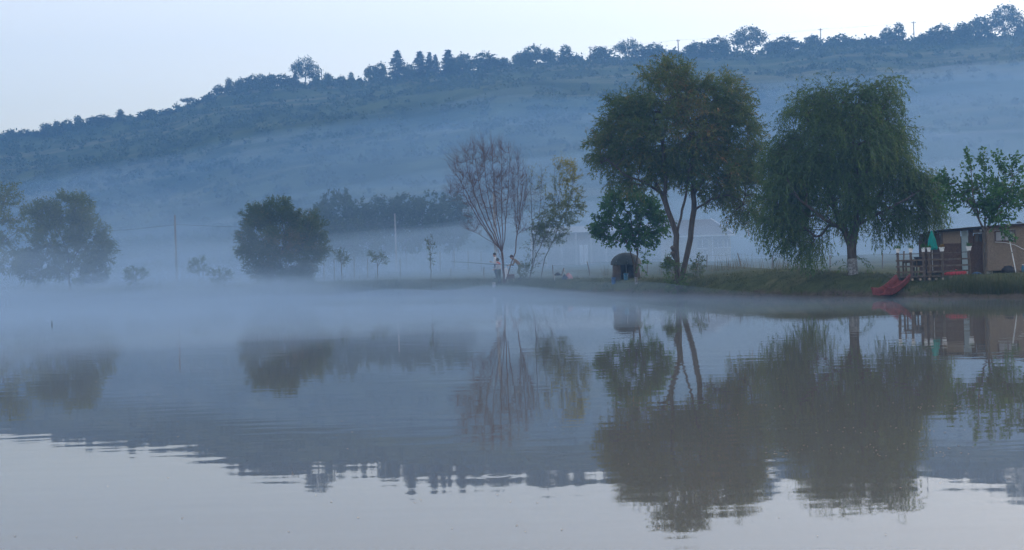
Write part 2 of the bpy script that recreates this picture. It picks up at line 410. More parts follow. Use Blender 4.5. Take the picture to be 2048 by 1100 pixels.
def frusta(a, b, ra, rb, name, matl, parent, n=5):
    d = unit(b - a); ref = np.where(np.abs(d[:, 2:3]) > 0.9, np.array([[1., 0, 0]]), np.array([[0, 0, 1.]]))
    u = unit(np.cross(d, ref)); w = np.cross(d, u); b = b + d * (rb[:, None] * 0.3)
    an = np.arange(n) * 2 * math.pi / n; ca, sa = np.cos(an), np.sin(an)
    ring = u[:, None, :] * ca[None, :, None] + w[:, None, :] * sa[None, :, None]
    va = a[:, None, :] + ring * ra[:, None, None]; vb = b[:, None, :] + ring * rb[:, None, None]
    V = np.concatenate([va, vb], 1).reshape(-1, 3); E = len(a)
    j = np.arange(n); j2 = (j + 1) % n
    f = np.stack([j, j2, j2 + n, j + n], -1)
    fc = (np.arange(E)[:, None, None] * 2 * n + f[None]).reshape(-1, 4)
    return np_mesh(name, V, fc, matl, parent, smooth=True)

def strands(p0, d0, K, seg, droop, jit, R=None):
    R = R or rng
    P = [p0]; D = []; d = unit(d0); p = p0
    g = np.array([0, 0, -1.0])
    for k in range(K):
        d = unit(d + g * droop + R.normal(0, jit, d.shape)); p = p + d * seg; P.append(p); D.append(d)
    return np.stack(P, 1), np.stack(D, 1)      # (S,K+1,3), (S,K,3)

def leaves(pos, dirs, length, width, R=None):
    R = R or rng
    n = len(pos); L = length * R.uniform(0.6, 1.25, (n, 1)); d = unit(dirs)
    s = unit(np.cross(d, R.normal(0, 1, (n, 3)))); W = width * R.uniform(0.7, 1.2, (n, 1)) * 0.5
    m = pos + d * L * 0.45
    V = np.stack([pos, m + s * W, pos + d * L, m - s * W], 1).reshape(-1, 3)
    return V, np.arange(n * 4).reshape(n, 4)

def lobe_points(lobes, n, Y, shell=0.55, depth=0.9, R=None):
    """points in crown lobes given in photograph pixels (cx, cy, rx, ry[, dy]) at depth Y"""
    R = R or rng
    wts = np.array([l[2] * l[3] for l in lobes], float); wts /= wts.sum()
    out = []
    for l, k in zip(lobes, R.multinomial(n, wts)):
        c = at(l[0], l[1], Y); s = Y / F; off = l[4] if len(l) > 4 else 0.0
        u = unit(R.normal(0, 1, (k, 3))) * (R.uniform(shell ** 3, 1, (k, 1)) ** (1 / 3))
        out.append(np.array(c) + u * np.array([l[2] * s, min(l[2], l[3] * 1.3) * s * depth, l[3] * s]) + np.array([0, off, 0]))
    return np.concatenate(out)

def px_limbs(limbs, Y):
    """limb polylines given in photograph pixels with depth offsets -> metres"""
    return [([tuple(at(p[0], p[1], Y + (p[2] if len(p) > 2 else 0))) for p in pl], a) for pl, a in limbs]

def make_tree(name, label, cat, Y, limbs, lobes, ntar, leafm, leafLW, nstr, K, seg, droop, jit=0.12, per=2, upw=0.3, tip=0.006, power=0.42, cap=0.25,
              barkm=None, tintw=None, spread=0.5, group=None, base=None, shell=0.5, leafdroop=0.3, twigs=True, wash=None, seed=1, twig_r=0.004, dn=0.45, along=0.7):
    R = np.random.default_rng(seed)
    lim = px_limbs(limbs, Y); org = np.array(lim[0][0][0])
    gz = zl(org[0], org[1]); org[2] = gz; 
    lim[0][0][0] = (org[0], org[1], gz - 0.15)
    root = thing(name, label, cat, tuple(org), 0, group)
    T = lobe_points(lobes, ntar, Y, shell, R=R)
    P, par, Dr = grow(lim, T, R=R)
    r, w = radii(par, tip, power, cap)
    tk = limb_mesh(P, par, r, 'trunk', barkm or M['bark'], root, org, 6)
    outer = np.where(w < 6)[0]
    ii = outer[R.integers(0, len(outer), nstr)]
    cen = T.mean(0)
    p0 = P[ii] + R.normal(0, 0.05, (nstr, 3))
    d0 = Dr[ii] * along + unit(P[ii] - cen) * spread + R.normal(0, dn, (nstr, 3)) + np.array([0, 0, upw])
    SP, SD = strands(p0, d0, K, seg, droop, jit, R)
    if twigs:
        a = SP[:, :-1].reshape(-1, 3) - org; b = SP[:, 1:].reshape(-1, 3) - org
        rr = np.tile(np.linspace(twig_r, twig_r * 0.4, K), nstr)
        tag(frusta(a, b, rr, rr * 0.8, 'twigs', barkm or M['bark'], tk, 3), kind='stuff')
    if leafm is not None:
        f = R.uniform(0, 1, (nstr, K, per, 1))
        lp = SP[:, :-1, None, :] * (1 - f) + SP[:, 1:, None, :] * f
        ld = SD[:, :, None, :] * 0.7 + R.normal(0, 0.6, (nstr, K, per, 3)) + np.array([0, 0, -leafdroop])
        tb = R.normal(0.42, 0.13, (nstr, 1, 1)) + R.normal(0, 0.1, (nstr, K, per))
        lp = lp.reshape(-1, 3); tb = tb.reshape(-1)
        cs_ = np.ptp(lp[:, 0]) / 4; tb = tb + 0.17 * snoise(lp[:, 0] + 0.7 * lp[:, 1], lp[:, 2] - 0.5 * lp[:, 1], cs_, seed=seed % 30)
        if tintw is not None: tb = tb + tintw(lp)
        if wash is not None:
            keep = wash(lp, R); 
        else: keep = np.ones(len(lp), bool)
        V, Fc = leaves(lp[keep] - org, ld.reshape(-1, 3)[keep], leafLW[0], leafLW[1], R)
        np_mesh('crown', V, Fc, leafm, root, np.clip(tb[keep], 0, 1))
    return root, tk, P, par, r, org

def whitewash(tk_root, P, par, r, org, h):
    ch = np.where((par >= 0))[0]; sel = ch[(P[ch, 2] - org[2] < h) & (r[ch] > 0.04)]
    if len(sel):
        frusta(P[par[sel]] - org, P[sel] - org, r[par[sel]] * 1.0 + 0.012, r[sel] + 0.012, 'whitewash', M['whitewash'], tk_root, 9)

# ---- big twin-stemmed willow
def rust(lp):
    c = np.array(at(1385, 230, 71)); return 0.2 * np.exp(-(((lp[:, 0] - c[0]) / 2.2) ** 2 + ((lp[:, 2] - c[2]) / 2.6) ** 2))
BIG = make_tree('willow_tree', 'tallest tree, dark twin-stemmed willow behind the mulberry with the dome shelter', 'tree', 71,
    [([(1358, 585), (1354, 540), (1352, 500), (1353, 470)], None),
     ([(1353, 470), (1343, 440), (1331, 405), (1322, 385, .2), (1300, 345, .4), (1280, 300, .6)], 0),
     ([(1358, 580), (1366, 545, .2), (1375, 505, .3), (1382, 460, .3), (1388, 420, .3), (1386, 370, .2), (1384, 320), (1380, 260, -.2), (1372, 200, -.3)], 0),
     ([(1353, 470), (1362, 435, -.2), (1372, 390, -.5), (1378, 340, -.8), (1400, 270, -1)], 0),
     ([(1331, 405), (1330, 350, -.5), (1325, 290, -.8), (1340, 200, -.6)], 1),
     ([(1386, 385), (1410, 355, .5), (1440, 330, .8), (1465, 290, .9)], 2),
     ([(1388, 425), (1420, 400, -.4), (1455, 390, -.6), (1480, 400, -.6)], 2),
     ([(1322, 385, .2), (1290, 365, -.5), (1250, 350, -.8), (1215, 320, -.8)], 1)],
    [(1338, 165, 48, 42), (1262, 260, 62, 66), (1425, 215, 72, 58), (1222, 300, 42, 42), (1350, 255, 110, 95), (1462, 285, 52, 80), (1465, 375, 52, 52), (1285, 335, 68, 48), (1420, 325, 80, 70), (1480, 425, 28, 22), (1300, 215, 40, 40)],
    720, M['leaf_willow_rust'], (0.17, 0.045), 5800, 11, 0.085, 0.10, 0.16, per=2, upw=0.35, tip=0.015, power=0.47, cap=0.34, tintw=rust, seed=11)
# cut stubs and suckers on its trunk
mb = MB()
for (a, b) in [((1352, 505), (1344, 494)), ((1351, 515), (1344, 505)), ((1350, 528), (1333, 516))]:
    pa, pb = at(*a, 71), at(*b, 70.8); mb.tube([pa, pb], [0.13, 0.11], 8)
st = mb.build('stub', M['bark']); st.parent = BIG[1]; st.matrix_parent_inverse = Matrix.Translation(-Vector(BIG[5]))

# ---- weeping willow
WEEP = make_tree('weeping_willow', 'broad weeping willow with whitewashed trunk left of the deck', 'tree', 62,
    [([(1708, 590), (1706, 545), (1704, 520), (1703, 495)], None),
     ([(1690, 585, -.2), (1694, 555, -.1), (1703, 520)], 0),
     ([(1703, 495), (1690, 460), (1670, 420, .3), (1650, 360, .5), (1640, 290, .6)], 0),
     ([(1703, 495), (1712, 450), (1715, 390, -.2), (1710, 320, -.3), (1705, 250, -.3)], 0),
     ([(1712, 450), (1745, 410, .4), (1775, 360, .6), (1790, 320, .6)], 0),
     ([(1690, 460), (1650, 440, -.8), (1600, 400, -1.2), (1575, 360, -1.2)], 0),
     ([(1712, 450), (1760, 425, -.8), (1810, 400, -1.2), (1840, 380, -1.2)], 0)],
    [(1655, 225, 70, 52), (1740, 205, 52, 45), (1690, 290, 115, 85), (1605, 320, 60, 62), (1765, 290, 42, 55), (1700, 370, 150, 60), (1582, 390, 55, 50), (1835, 378, 48, 38), (1640, 430, 70, 30), (1760, 425, 60, 30), (1850, 420, 36, 22), (1560, 430, 32, 40), (1620, 470, 50, 30)],
    720, M['leaf_willow'], (0.15, 0.038), 5600, 14, 0.095, 0.22, 0.15, per=2, upw=0.5, tip=0.015, power=0.47, cap=0.36, seed=21, leafdroop=0.6)
whitewash(WEEP[1], WEEP[2], WEEP[3], WEEP[4], WEEP[5], 0.85)

# ---- mulberry trees
MUL = make_tree('mulberry_tree', 'small round-headed mulberry tree standing before the dome shelter', 'tree', 76,
    [([(1273, 580), (1272, 555), (1271, 540)], None), ([(1271, 540), (1264, 515), (1258, 495), (1240, 460)], 0), ([(1271, 540), (1275, 510), (1276, 480), (1282, 440)], 0),
     ([(1271, 540), (1283, 528, -.2), (1289, 510, -.3), (1296, 480, -.4)], 0), ([(1275, 510), (1266, 470, .3), (1260, 430, .4)], 0)],
    [(1256, 425, 52, 42), (1222, 452, 32, 22), (1298, 448, 34, 34), (1258, 400, 34, 22), (1262, 470, 55, 22), (1205, 458, 14, 8)],
    220, M['leaf_mulberry'], (0.15, 0.10), 820, 7, 0.085, 0.05, 0.16, per=2, upw=0.15, tip=0.008, power=0.46, cap=0.1, seed=31)
whitewash(MUL[1], MUL[2], MUL[3], MUL[4], MUL[5], 0.75)
MU2 = make_tree('mulberry_tree', 'spiky young mulberry tree in front of the wooden cabin', 'tree', 58,
    [([(1970, 556), (1971, 520), (1970, 490), (1970, 465)], None), ([(1970, 470), (1958, 440), (1940, 410), (1915, 370)], 0), ([(1970, 465), (1972, 420), (1970, 380), (1968, 325)], 0),
     ([(1970, 465), (1985, 435), (2005, 400), (2030, 360)], 0), ([(1972, 440), (1995, 400, .4), (1998, 350, .4), (1998, 325, .4)], 0), ([(1958, 440), (1945, 390, -.4), (1942, 340, -.4), (1940, 318, -.4)], 0), ([(1985, 435), (2015, 415, -.3), (2045, 400, -.4)], 0)],
    [(1968, 395, 44, 32), (1922, 395, 26, 20), (2015, 392, 28, 28), (1985, 430, 32, 16), (1940, 330, 5, 14), (1970, 328, 5, 12), (1998, 332, 6, 16), (2025, 345, 12, 16), (1902, 368, 10, 10), (2045, 400, 14, 20), (2010, 460, 14, 8)],
    170, M['leaf_mulberry'], (0.14, 0.095), 400, 7, 0.085, 0.0, 0.12, per=2, upw=0.55, tip=0.008, power=0.46, cap=0.11, seed=41, dn=0.32, along=0.9)

# ---- bare tree
_tips = [(902, 372, .5), (912, 335, -.6), (930, 302, .4), (948, 285, -.7), (966, 280, .6), (984, 284, -.4), (1003, 296, .7), (1020, 306, -.5)]
_bl = [([(1009, 578), (1008, 550), (1006, 525), (1004, 505)], None)]
for (x, y, o) in _tips:
    f = (x - 1004) / 100.0; _bl.append(([(1004, 508), (1004 + 22 * f + 2, 478, o * .15), (1004 + 48 * f, 436, o * .4), (1004 + 76 * f, 385, o * .8), (x, y + 12, o * 1.2), (x - 2, y, o * 1.3)], 0))
_bl.append(([(1009, 566), (1020, 535, -.3), (1031, 505, -.4), (1034, 470, -.4)], 0))
for (x, y, o) in [(1036, 318, .2), (1046, 340, -.6), (1054, 372, .3), (1026, 350, -.9), (1058, 420, -.2)]:
    _bl.append(([(1034, 472, -.4), (1034 + (x - 1034) * .35, 435, -.4 + o * .4), (1034 + (x - 1034) * .75, 390, -.4 + o * .8), (x, y, o)], 0))
_bl += [([(998, 492), (970, 476, .2), (945, 462, .3), (930, 452, .3)], 0), ([(1006, 520), (990, 492, -.3), (976, 470, -.5)], 0)]
BARE = make_tree('bare_tree', 'leafless tree with a fan of fine reddish twigs beside the anglers', 'tree', 95.5, _bl,
    [(945, 330, 46, 42), (995, 330, 45, 44), (925, 372, 34, 34), (1038, 370, 20, 50), (975, 385, 60, 48), (1010, 410, 40, 52), (1042, 440, 14, 40), (950, 430, 30, 26), (955, 458, 24, 10)],
    420, None, None, 3200, 7, 0.12, -0.06, 0.10, upw=0.55, tip=0.0074, power=0.47, cap=0.2, barkm=M['bark_red'], seed=51, spread=0.15, twig_r=0.006, dn=0.42, along=0.9, shell=0.15)
def yfade(lp, R):
    c = np.array(at(1140, 400, 95)); d = np.abs(lp[:, 0] - c[0]); low = np.array(at(1085, 455, 95))
    return R.uniform(0, 1, len(lp)) < np.clip(1.05 - d * 0.55 + 0.8 * np.exp(-((lp[:, 2] - low[2]) / 1.2) ** 2), 0.08, 1)
def ytint(lp):
    c = np.array(at(1140, 360, 95)); return np.clip((lp[:, 2] - c[2] + 1.6) * 0.16, -0.3, 0.4)
YEL = make_tree('thin_willow', 'thin leaning willow with sparse yellow leaves right of the leafless tree', 'tree', 96,
    [([(1059, 578), (1062, 545), (1066, 515), (1067, 490)], None), ([(1062, 545), (1070, 515), (1084, 485), (1100, 455), (1118, 410), (1120, 360)], 0), ([(1079, 580, .3), (1084, 545, .3), (1090, 515, .3), (1108, 478, .3), (1122, 440, .2), (1140, 400), (1148, 350)], None),
     ([(1067, 490), (1064, 440), (1062, 390), (1065, 345)], 0), ([(1067, 490), (1078, 440, .4), (1082, 390, .4), (1083, 345, .4)], 0), ([(1118, 410), (1108, 370, -.3), (1110, 330, -.3)], 0), ([(1122, 440), (1140, 425, .3), (1158, 395, .4)], 0)],
    [(1135, 345, 24, 26), (1145, 400, 20, 34), (1110, 430, 38, 40), (1075, 430, 22, 60), (1068, 370, 14, 30), (1095, 470, 32, 30), (1068, 505, 14, 35)],
    230, M['leaf_yellow'], (0.18, 0.048), 900, 8, 0.085, 0.04, 0.15, per=2, upw=0.5, tip=0.007, power=0.42, cap=0.13, seed=61, wash=yfade, tintw=ytint, spread=0.12, twig_r=0.006, dn=0.3, along=0.9)

# ---- left bank trees and bushes
LT = make_tree('tree', 'tree at the left edge of the photo, cut by the frame', 'tree', 127,
    [([(-25, 560), (-20, 520), (-12, 490)], None), ([(-12, 490), (10, 480), (40, 462)], 0), ([(-12, 490), (-5, 450), (5, 410), (15, 385)], 0), ([(-12, 490), (-40, 450), (-60, 410)], 0)],
    [(15, 392, 28, 24), (10, 430, 38, 30), (-40, 420, 50, 40), (35, 450, 24, 20), (-20, 480, 50, 25), (20, 520, 32, 25)],
    170, M['leaf_olive'], (0.26, 0.09), 900, 7, 0.12, 0.02, 0.15, per=2, tip=0.01, power=0.45, cap=0.2, seed=71, twigs=False)
LT2 = make_tree('willow_bush', 'large pale green willow bush next to the tree cut by the left frame edge', 'bush', 120,
    [([(140, 565), (138, 530), (135, 500)], None), ([(135, 500), (110, 450), (95, 420)], 0), ([(135, 500), (150, 440), (150, 410)], 0), ([(138, 530), (170, 480), (195, 470)], 0)],
    [(135, 420, 42, 32), (90, 430, 26, 24), (165, 420, 22, 26), (120, 470, 52, 40), (175, 470, 38, 36), (205, 495, 24, 28), (100, 515, 52, 26), (165, 520, 52, 24), (60, 520, 30, 22), (90, 550, 50, 14), (160, 550, 60, 14)],
    380, M['leaf_olive'], (0.21, 0.065), 3800, 7, 0.11, 0.0, 0.15, per=2, tip=0.01, power=0.42, cap=0.16, seed=81, twigs=False, tintw=lambda lp: np.full(len(lp), -0.12))
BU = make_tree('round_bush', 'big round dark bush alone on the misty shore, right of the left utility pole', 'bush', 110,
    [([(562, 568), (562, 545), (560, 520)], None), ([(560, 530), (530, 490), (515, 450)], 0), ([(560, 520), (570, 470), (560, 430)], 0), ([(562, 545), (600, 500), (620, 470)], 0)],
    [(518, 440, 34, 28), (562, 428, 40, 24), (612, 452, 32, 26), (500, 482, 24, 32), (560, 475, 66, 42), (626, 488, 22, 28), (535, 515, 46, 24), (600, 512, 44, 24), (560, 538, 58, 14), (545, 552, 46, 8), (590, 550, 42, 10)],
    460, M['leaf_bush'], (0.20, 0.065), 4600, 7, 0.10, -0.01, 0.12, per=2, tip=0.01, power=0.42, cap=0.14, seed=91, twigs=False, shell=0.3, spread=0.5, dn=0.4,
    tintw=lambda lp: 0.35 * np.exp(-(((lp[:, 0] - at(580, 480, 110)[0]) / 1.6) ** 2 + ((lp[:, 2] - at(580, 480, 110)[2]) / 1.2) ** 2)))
for k, (px, top, w, d, lab) in enumerate([(272, 534, 20, 114, 'low scrubby bush at the water edge left of the left utility pole'), (398, 514, 14, 122, 'small feathery bush just right of the left utility pole'),
                                    (440, 536, 22, 114, 'low dark bush left of the big round bush')]):
    make_tree('low_bush', lab, 'bush', d, [([(px, 562), (px, 545)], None)], [(px, top + 16, w, 14), (px - w * .4, top + 24, w * .7, 12)], 40, M['leaf_bush'], (0.17, 0.05), 150, 5, 0.09, 0.0, 0.15, per=2, tip=0.008, cap=0.04, seed=100 + k, twigs=False)
# young planted trees
for k, (px, base, top, w, d, lab) in enumerate([(683, 548, 505, 14, 104, 'spindly young tree right of the big round bush'), (755, 552, 505, 18, 103, 'young tree with a forked head between the round bush and the tall sapling')]):
    make_tree('young_tree', lab, 'tree', d, [([(px, base), (px, base - 18), (px - 2, top + 12)], None), ([(px, base - 18), (px + 8, top + 14)], 0)], [(px - 3, top + 7, w * .55, 7), (px + 6, top + 14, w * .6, 8)], 30, M['leaf_bush'], (0.15, 0.05), 55, 5, 0.08, 0.0, 0.15, per=2, tip=0.009, cap=0.04, seed=120 + k)
make_tree('sapling', 'tall thin sapling with leaves up its single stem, left of the leafless tree', 'tree', 99, [([(862, 556), (861, 520), (860, 476)], None), ([(861, 515), (866, 490), (865, 474)], 0)], [(861, 510, 3, 36), (858, 485, 4, 10), (866, 482, 3, 8)], 26, M['leaf_bush'], (0.14, 0.05), 34, 4, 0.07, 0.0, 0.15, per=2, tip=0.008, cap=0.025, seed=130)
make_tree('shrub', 'leggy shrub at the fence just right of the twin-stemmed willow trunk', 'shrub', 76, [([(1392, 562), (1392, 545), (1398, 515)], None), ([(1392, 552), (1400, 540), (1405, 530)], 0), ([(1392, 555), (1384, 540)], 0)], [(1393, 535, 12, 16), (1399, 518, 4, 10), (1385, 552, 12, 8)], 40, M['leaf_bush'], (0.12, 0.05), 60, 5, 0.06, 0.0, 0.15, per=2, tip=0.006, cap=0.02, seed=140)
make_tree('shrub', 'bushy suckers around the foot of the twin-stemmed willow', 'shrub', 70.2, [([(1355, 584), (1355, 560)], None)], [(1350, 555, 14, 20), (1356, 570, 16, 14), (1338, 530, 6, 14)], 50, M['leaf_willow'], (0.14, 0.04), 110, 6, 0.07, -0.02, 0.15, per=2, tip=0.005, cap=0.02, seed=141)
make_tree('shrub', 'green suckers between the leafless tree and the thin willow, behind the capped angler', 'shrub', 94.6, [([(1052, 572), (1052, 556)], None)], [(1050, 545, 10, 12), (1056, 530, 8, 10)], 30, M['leaf_bush'], (0.13, 0.05), 50, 5, 0.07, 0.0, 0.15, per=2, tip=0.005, cap=0.02, seed=142)

# ---- misty tree row at the foot of the hill
for k, (cx, top, w, d) in enumerate([(640, 410, 28, 185), (672, 384, 46, 192), (722, 402, 40, 188), (768, 396, 40, 196), (812, 394, 40, 190), (858, 390, 42, 186), (905, 392, 38, 190), (700, 440, 60, 180)]):
    b = 512
    make_tree('hedgerow_tree', ['lowest, leftmost tree of the misty row behind the round bush', 'tallest tree of the misty row right of the round bush', 'third tree from the left in the misty row behind the young trees', 'fourth tree from the left in the misty row, just left of the faint pole',
        'fifth tree from the left in the misty row, just right of the faint pole', 'sixth tree from the left in the misty row, above the tall sapling', 'rightmost tree of the misty row, behind the leafless tree', 'low broad bush in front of the misty tree row'][k], 'tree', d,
        [([(cx, b), (cx, b - 30), (cx + 2, top + 50)], None), ([(cx, b - 30), (cx - w * .5, top + 45)], 0), ([(cx, b - 30), (cx + w * .5, top + 45)], 0)],
        [(cx, top + 22, w * .75, 22), (cx - w * .4, top + 45, w * .6, 28), (cx + w * .4, top + 45, w * .6, 28), (cx, top + 75, w * .95, 32)], 150, M['leaf_hill'], (0.36, 0.2), 700, 5, 0.16, 0.02, 0.15, per=2, tip=0.014, cap=0.2, seed=150 + k, twigs=False, group='misty tree row at the foot of the hill')

# ------------------------------------------------------------------ ridge trees (built once per kind, then copied)
def proto_round(name, h, seed, mats, lobes, n=1500, lw=(0.55, 0.4)):
    R = np.random.default_rng(seed); root = thing(name, 'x', 'tree')
    T = []
    for (cx, cz, rx, rz) in lobes:
        k = int(60 * rx * rz / (h * h) * 12) + 20
        u = unit(R.normal(0, 1, (k, 3))) * (R.uniform(0.3, 1, (k, 1)) ** 0.4); T.append(u * np.array([rx, rx, rz]) + np.array([cx, R.normal(0, rx * 0.2), cz]))
    T = np.concatenate(T)
    zl0 = min(l[1] for l in lobes)
    P, par, Dr = grow([([(0, 0, -1.0), (0, 0, h * 0.12), (0.1, 0, zl0 * 0.8)], None)], T, R=R)
    r, w = radii(par, 0.02, 0.45, 0.4)
    limb_mesh(P, par, r, 'trunk', M['bark'], root, np.zeros(3), 4)
    ii = R.integers(0, len(T), n); pos = T[ii] + R.normal(0, h * 0.045, (n, 3))
    V, Fc = leaves(pos, R.normal(0, 1, (n, 3)), *lw, R=R)
    np_mesh('crown', V, Fc, mats, root, np.clip(R.normal(0.45, 0.2, n), 0, 1))
    return root
def proto_conifer(name, h, rad, seed):
    R = np.random.default_rng(seed); root = thing(name, 'x', 'tree')
    mb = MB(); mb.tube([(0, 0, -1), (0, 0, h * .5), (0, 0, h * .97)], [h * .018, h * .012, .02], 6); mb.build('trunk', M['bark'], root)
    V = []; 
    pos = []; dr = []
    for z in np.arange(h * 0.08, h * 0.99, h * 0.035):
        rr = rad * (1 - z / h) ** 0.85 * R.uniform(0.75, 1.15)
        for a in R.uniform(0, 6.28, 11):
            L = rr * R.uniform(0.7, 1.15); k = int(4 + L / 0.16)
            for s in np.linspace(0.1, 1, k):
                pos.append((math.cos(a) * L * s, math.sin(a) * L * s, z - L * 0.28 * s + 0.12 * L * s * s)); dr.append((math.cos(a), math.sin(a), -0.45))
    pos = np.array(pos) + R.normal(0, 0.06, (len(pos), 3)); dr = np.array(dr) + R.normal(0, 0.5, (len(pos), 3))
    v, f = leaves(pos, dr, 0.55, 0.26, R)
    np_mesh('crown', v, f, M['leaf_conifer'], root, R.uniform(0, 1, len(pos)))
    return root
protos = {
 'round': [proto_round('ridge_tree', 6, 201, M['leaf_hill'], [(0, 3.6, 2.4, 2.2), (-1.1, 2.6, 1.6, 1.5), (1.2, 2.8, 1.5, 1.6)]),
           proto_round('ridge_tree', 6, 202, M['leaf_hill'], [(-0.4, 4.2, 1.6, 1.7), (0.9, 3.2, 1.7, 1.6), (-1.2, 2.4, 1.5, 1.4), (0, 2, 2.2, 1.3)]),
           proto_round('ridge_tree', 6, 203, M['leaf_hill'], [(0.5, 4.4, 1.4, 1.5), (-0.8, 3.6, 1.5, 1.4), (0.2, 2.4, 2.3, 1.6), (1.6, 2.4, 1.2, 1.2)])],
 'oak': [proto_round('ridge_tree', 9, 204, M['leaf_hill'], [(0, 6.6, 2.8, 2.2), (-2.6, 5.6, 1.9, 1.5), (2.4, 5.2, 2.2, 1.9), (0.2, 4.6, 2.6, 1.6), (2.6, 3.4, 1.6, 1.0)], 2600, (0.5, 0.36)),
         proto_round('ridge_tree', 9, 205, M['leaf_hill'], [(0.3, 6.8, 2.9, 2.1), (-2.2, 5.0, 2.2, 2.0), (2.6, 5.4, 2.0, 1.8), (0, 3.6, 3.4, 1.8)], 2800, (0.5, 0.36))],
 'col': [proto_round('ridge_tree', 6, 206, M['leaf_hill'], [(0, 4.6, 0.95, 1.4), (0.2, 2.8, 1.3, 1.9), (-0.2, 1.5, 1.5, 1.3)], 1000)],
 'bush': [proto_round('ridge_tree', 4, 207, M['leaf_hill'], [(0, 2, 2.0, 1.7), (-1.6, 1.3, 1.3, 1.2), (1.6, 1.4, 1.4, 1.3)], 1000),
          proto_round('ridge_tree', 4, 208, M['leaf_hill'], [(0.3, 2.2, 1.5, 1.7), (-1.3, 1.6, 1.4, 1.3), (1.8, 1.0, 1.3, 1.0)], 1000)],
 'umbrella': [proto_round('ridge_tree', 5, 209, M['leaf_hill'], [(-1.0, 3.9, 1.3, 0.8), (0.9, 4.0, 1.4, 0.9), (0, 3.3, 1.6, 0.6)], 700, (0.45, 0.3))],
 'con': [proto_conifer('ridge_conifer', 11, 2.9, 210), proto_conifer('ridge_conifer', 11, 2.3, 211)],
}
HT = {'round': 6, 'oak': 9, 'col': 6, 'bush': 4, 'umbrella': 5, 'con': 11}; WD = {'round': 5.2, 'oak': 9.4, 'col': 3.0, 'bush': 5.4, 'umbrella': 4.4, 'con': 5.2}
RT = [(8, 264, 22, 'bush'), (22, 258, 24, 'bush'), (48, 257, 26, 'bush'), (72, 260, 18, 'bush'), (96, 246, 32, 'round'), (112, 241, 18, 'round'), (134, 239, 24, 'round'), (158, 230, 20, 'round'), (186, 232, 26, 'round'), (206, 229, 28, 'round'),
      (224, 233, 18, 'bush'), (240, 219, 15, 'col'), (264, 231, 22, 'bush'), (298, 217, 38, 'bush'), (338, 215, 24, 'bush'), (375, 195, 24, 'umbrella'), (398, 200, 16, 'bush'), (418, 187, 26, 'bush'), (438, 169, 20, 'round'), (459, 155, 18, 'round'), (484, 155, 34, 'round'),
      (505, 149, 22, 'round'), (522, 149, 22, 'col'), (541, 147, 24, 'round'), (566, 149, 38, 'round'), (591, 141, 18, 'con'), (610, 114, 54, 'oak'), (634, 148, 16, 'bush'), (656, 145, 22, 'round'), (680, 152, 28, 'bush'), (702, 145, 11, 'col'), (719, 158, 20, 'bush'),
      (741, 130, 26, 'round'), (759, 125, 24, 'round'), (795, 98, 36, 'con'), (817, 127, 24, 'round'), (840, 100, 34, 'con'), (859, 102, 24, 'con'), (871, 107, 20, 'con'), (896, 97, 38, 'con'), (905, 116, 30, 'round'), (925, 106, 38, 'round'), (970, 105, 46, 'round'), (1005, 114, 30, 'bush'), (1038, 104, 28, 'round'),
      (1062, 91, 38, 'round'), (1096, 96, 34, 'round'), (1131, 91, 24, 'col'), (1153, 108, 22, 'bush'), (1203, 93, 44, 'round'), (1257, 78, 56, 'oak'), (1305, 88, 46, 'round'), (1346, 98, 30, 'bush'), (1391, 83, 44, 'round'), (1432, 75, 48, 'round'),
      (1495, 52, 72, 'oak'), (1541, 81, 28, 'round'), (1570, 73, 44, 'round'), (1600, 84, 30, 'bush'), (1625, 69, 30, 'round'), (1680, 66, 46, 'bush'), (1714, 78, 30, 'bush'), (1742, 72, 34, 'bush'), (1774, 54, 24, 'round'), (1797, 47, 22, 'col'), (1842, 66, 30, 'bush'),
      (1878, 50, 46, 'round'), (1924, 45, 42, 'round'), (1957, 32, 42, 'round'), (2008, 8, 66, 'oak'), (2050, 40, 40, 'round'), (2090, 30, 50, 'round')]
special = {375: 'small lone umbrella-shaped tree on the bare left slope of the ridge', 610: 'big domed tree on the ridge left of the first ridge pole', 795: 'leftmost conifer of the ridge, pointed and standing a little apart',
           1495: 'largest domed ridge tree, above and right of the twin-stemmed willow', 2008: 'biggest ridge tree, in the top right corner', 240: 'narrow upright tree on the low left part of the ridge', 702: 'narrow upright tree right of the first ridge pole', 1131: 'narrow upright tree just left of the second ridge pole',
           1257: 'domed ridge tree between the second and third ridge poles', 591: 'small pointed conifer at the left foot of the big domed ridge tree', 1797: 'upright pale ridge tree just left of the fifth ridge pole'}
DESC = {'round': 'rounded broadleaf tree', 'oak': 'domed broadleaf tree', 'col': 'narrow upright tree', 'bush': 'low bushy tree', 'umbrella': 'umbrella-shaped tree', 'con': 'pointed dark conifer'}
used = {}; 
def ordn(n): return '%d%s' % (n, 'th' if 10 <= n % 100 <= 20 else {1: 'st', 2: 'nd', 3: 'rd'}.get(n % 10, 'th'))
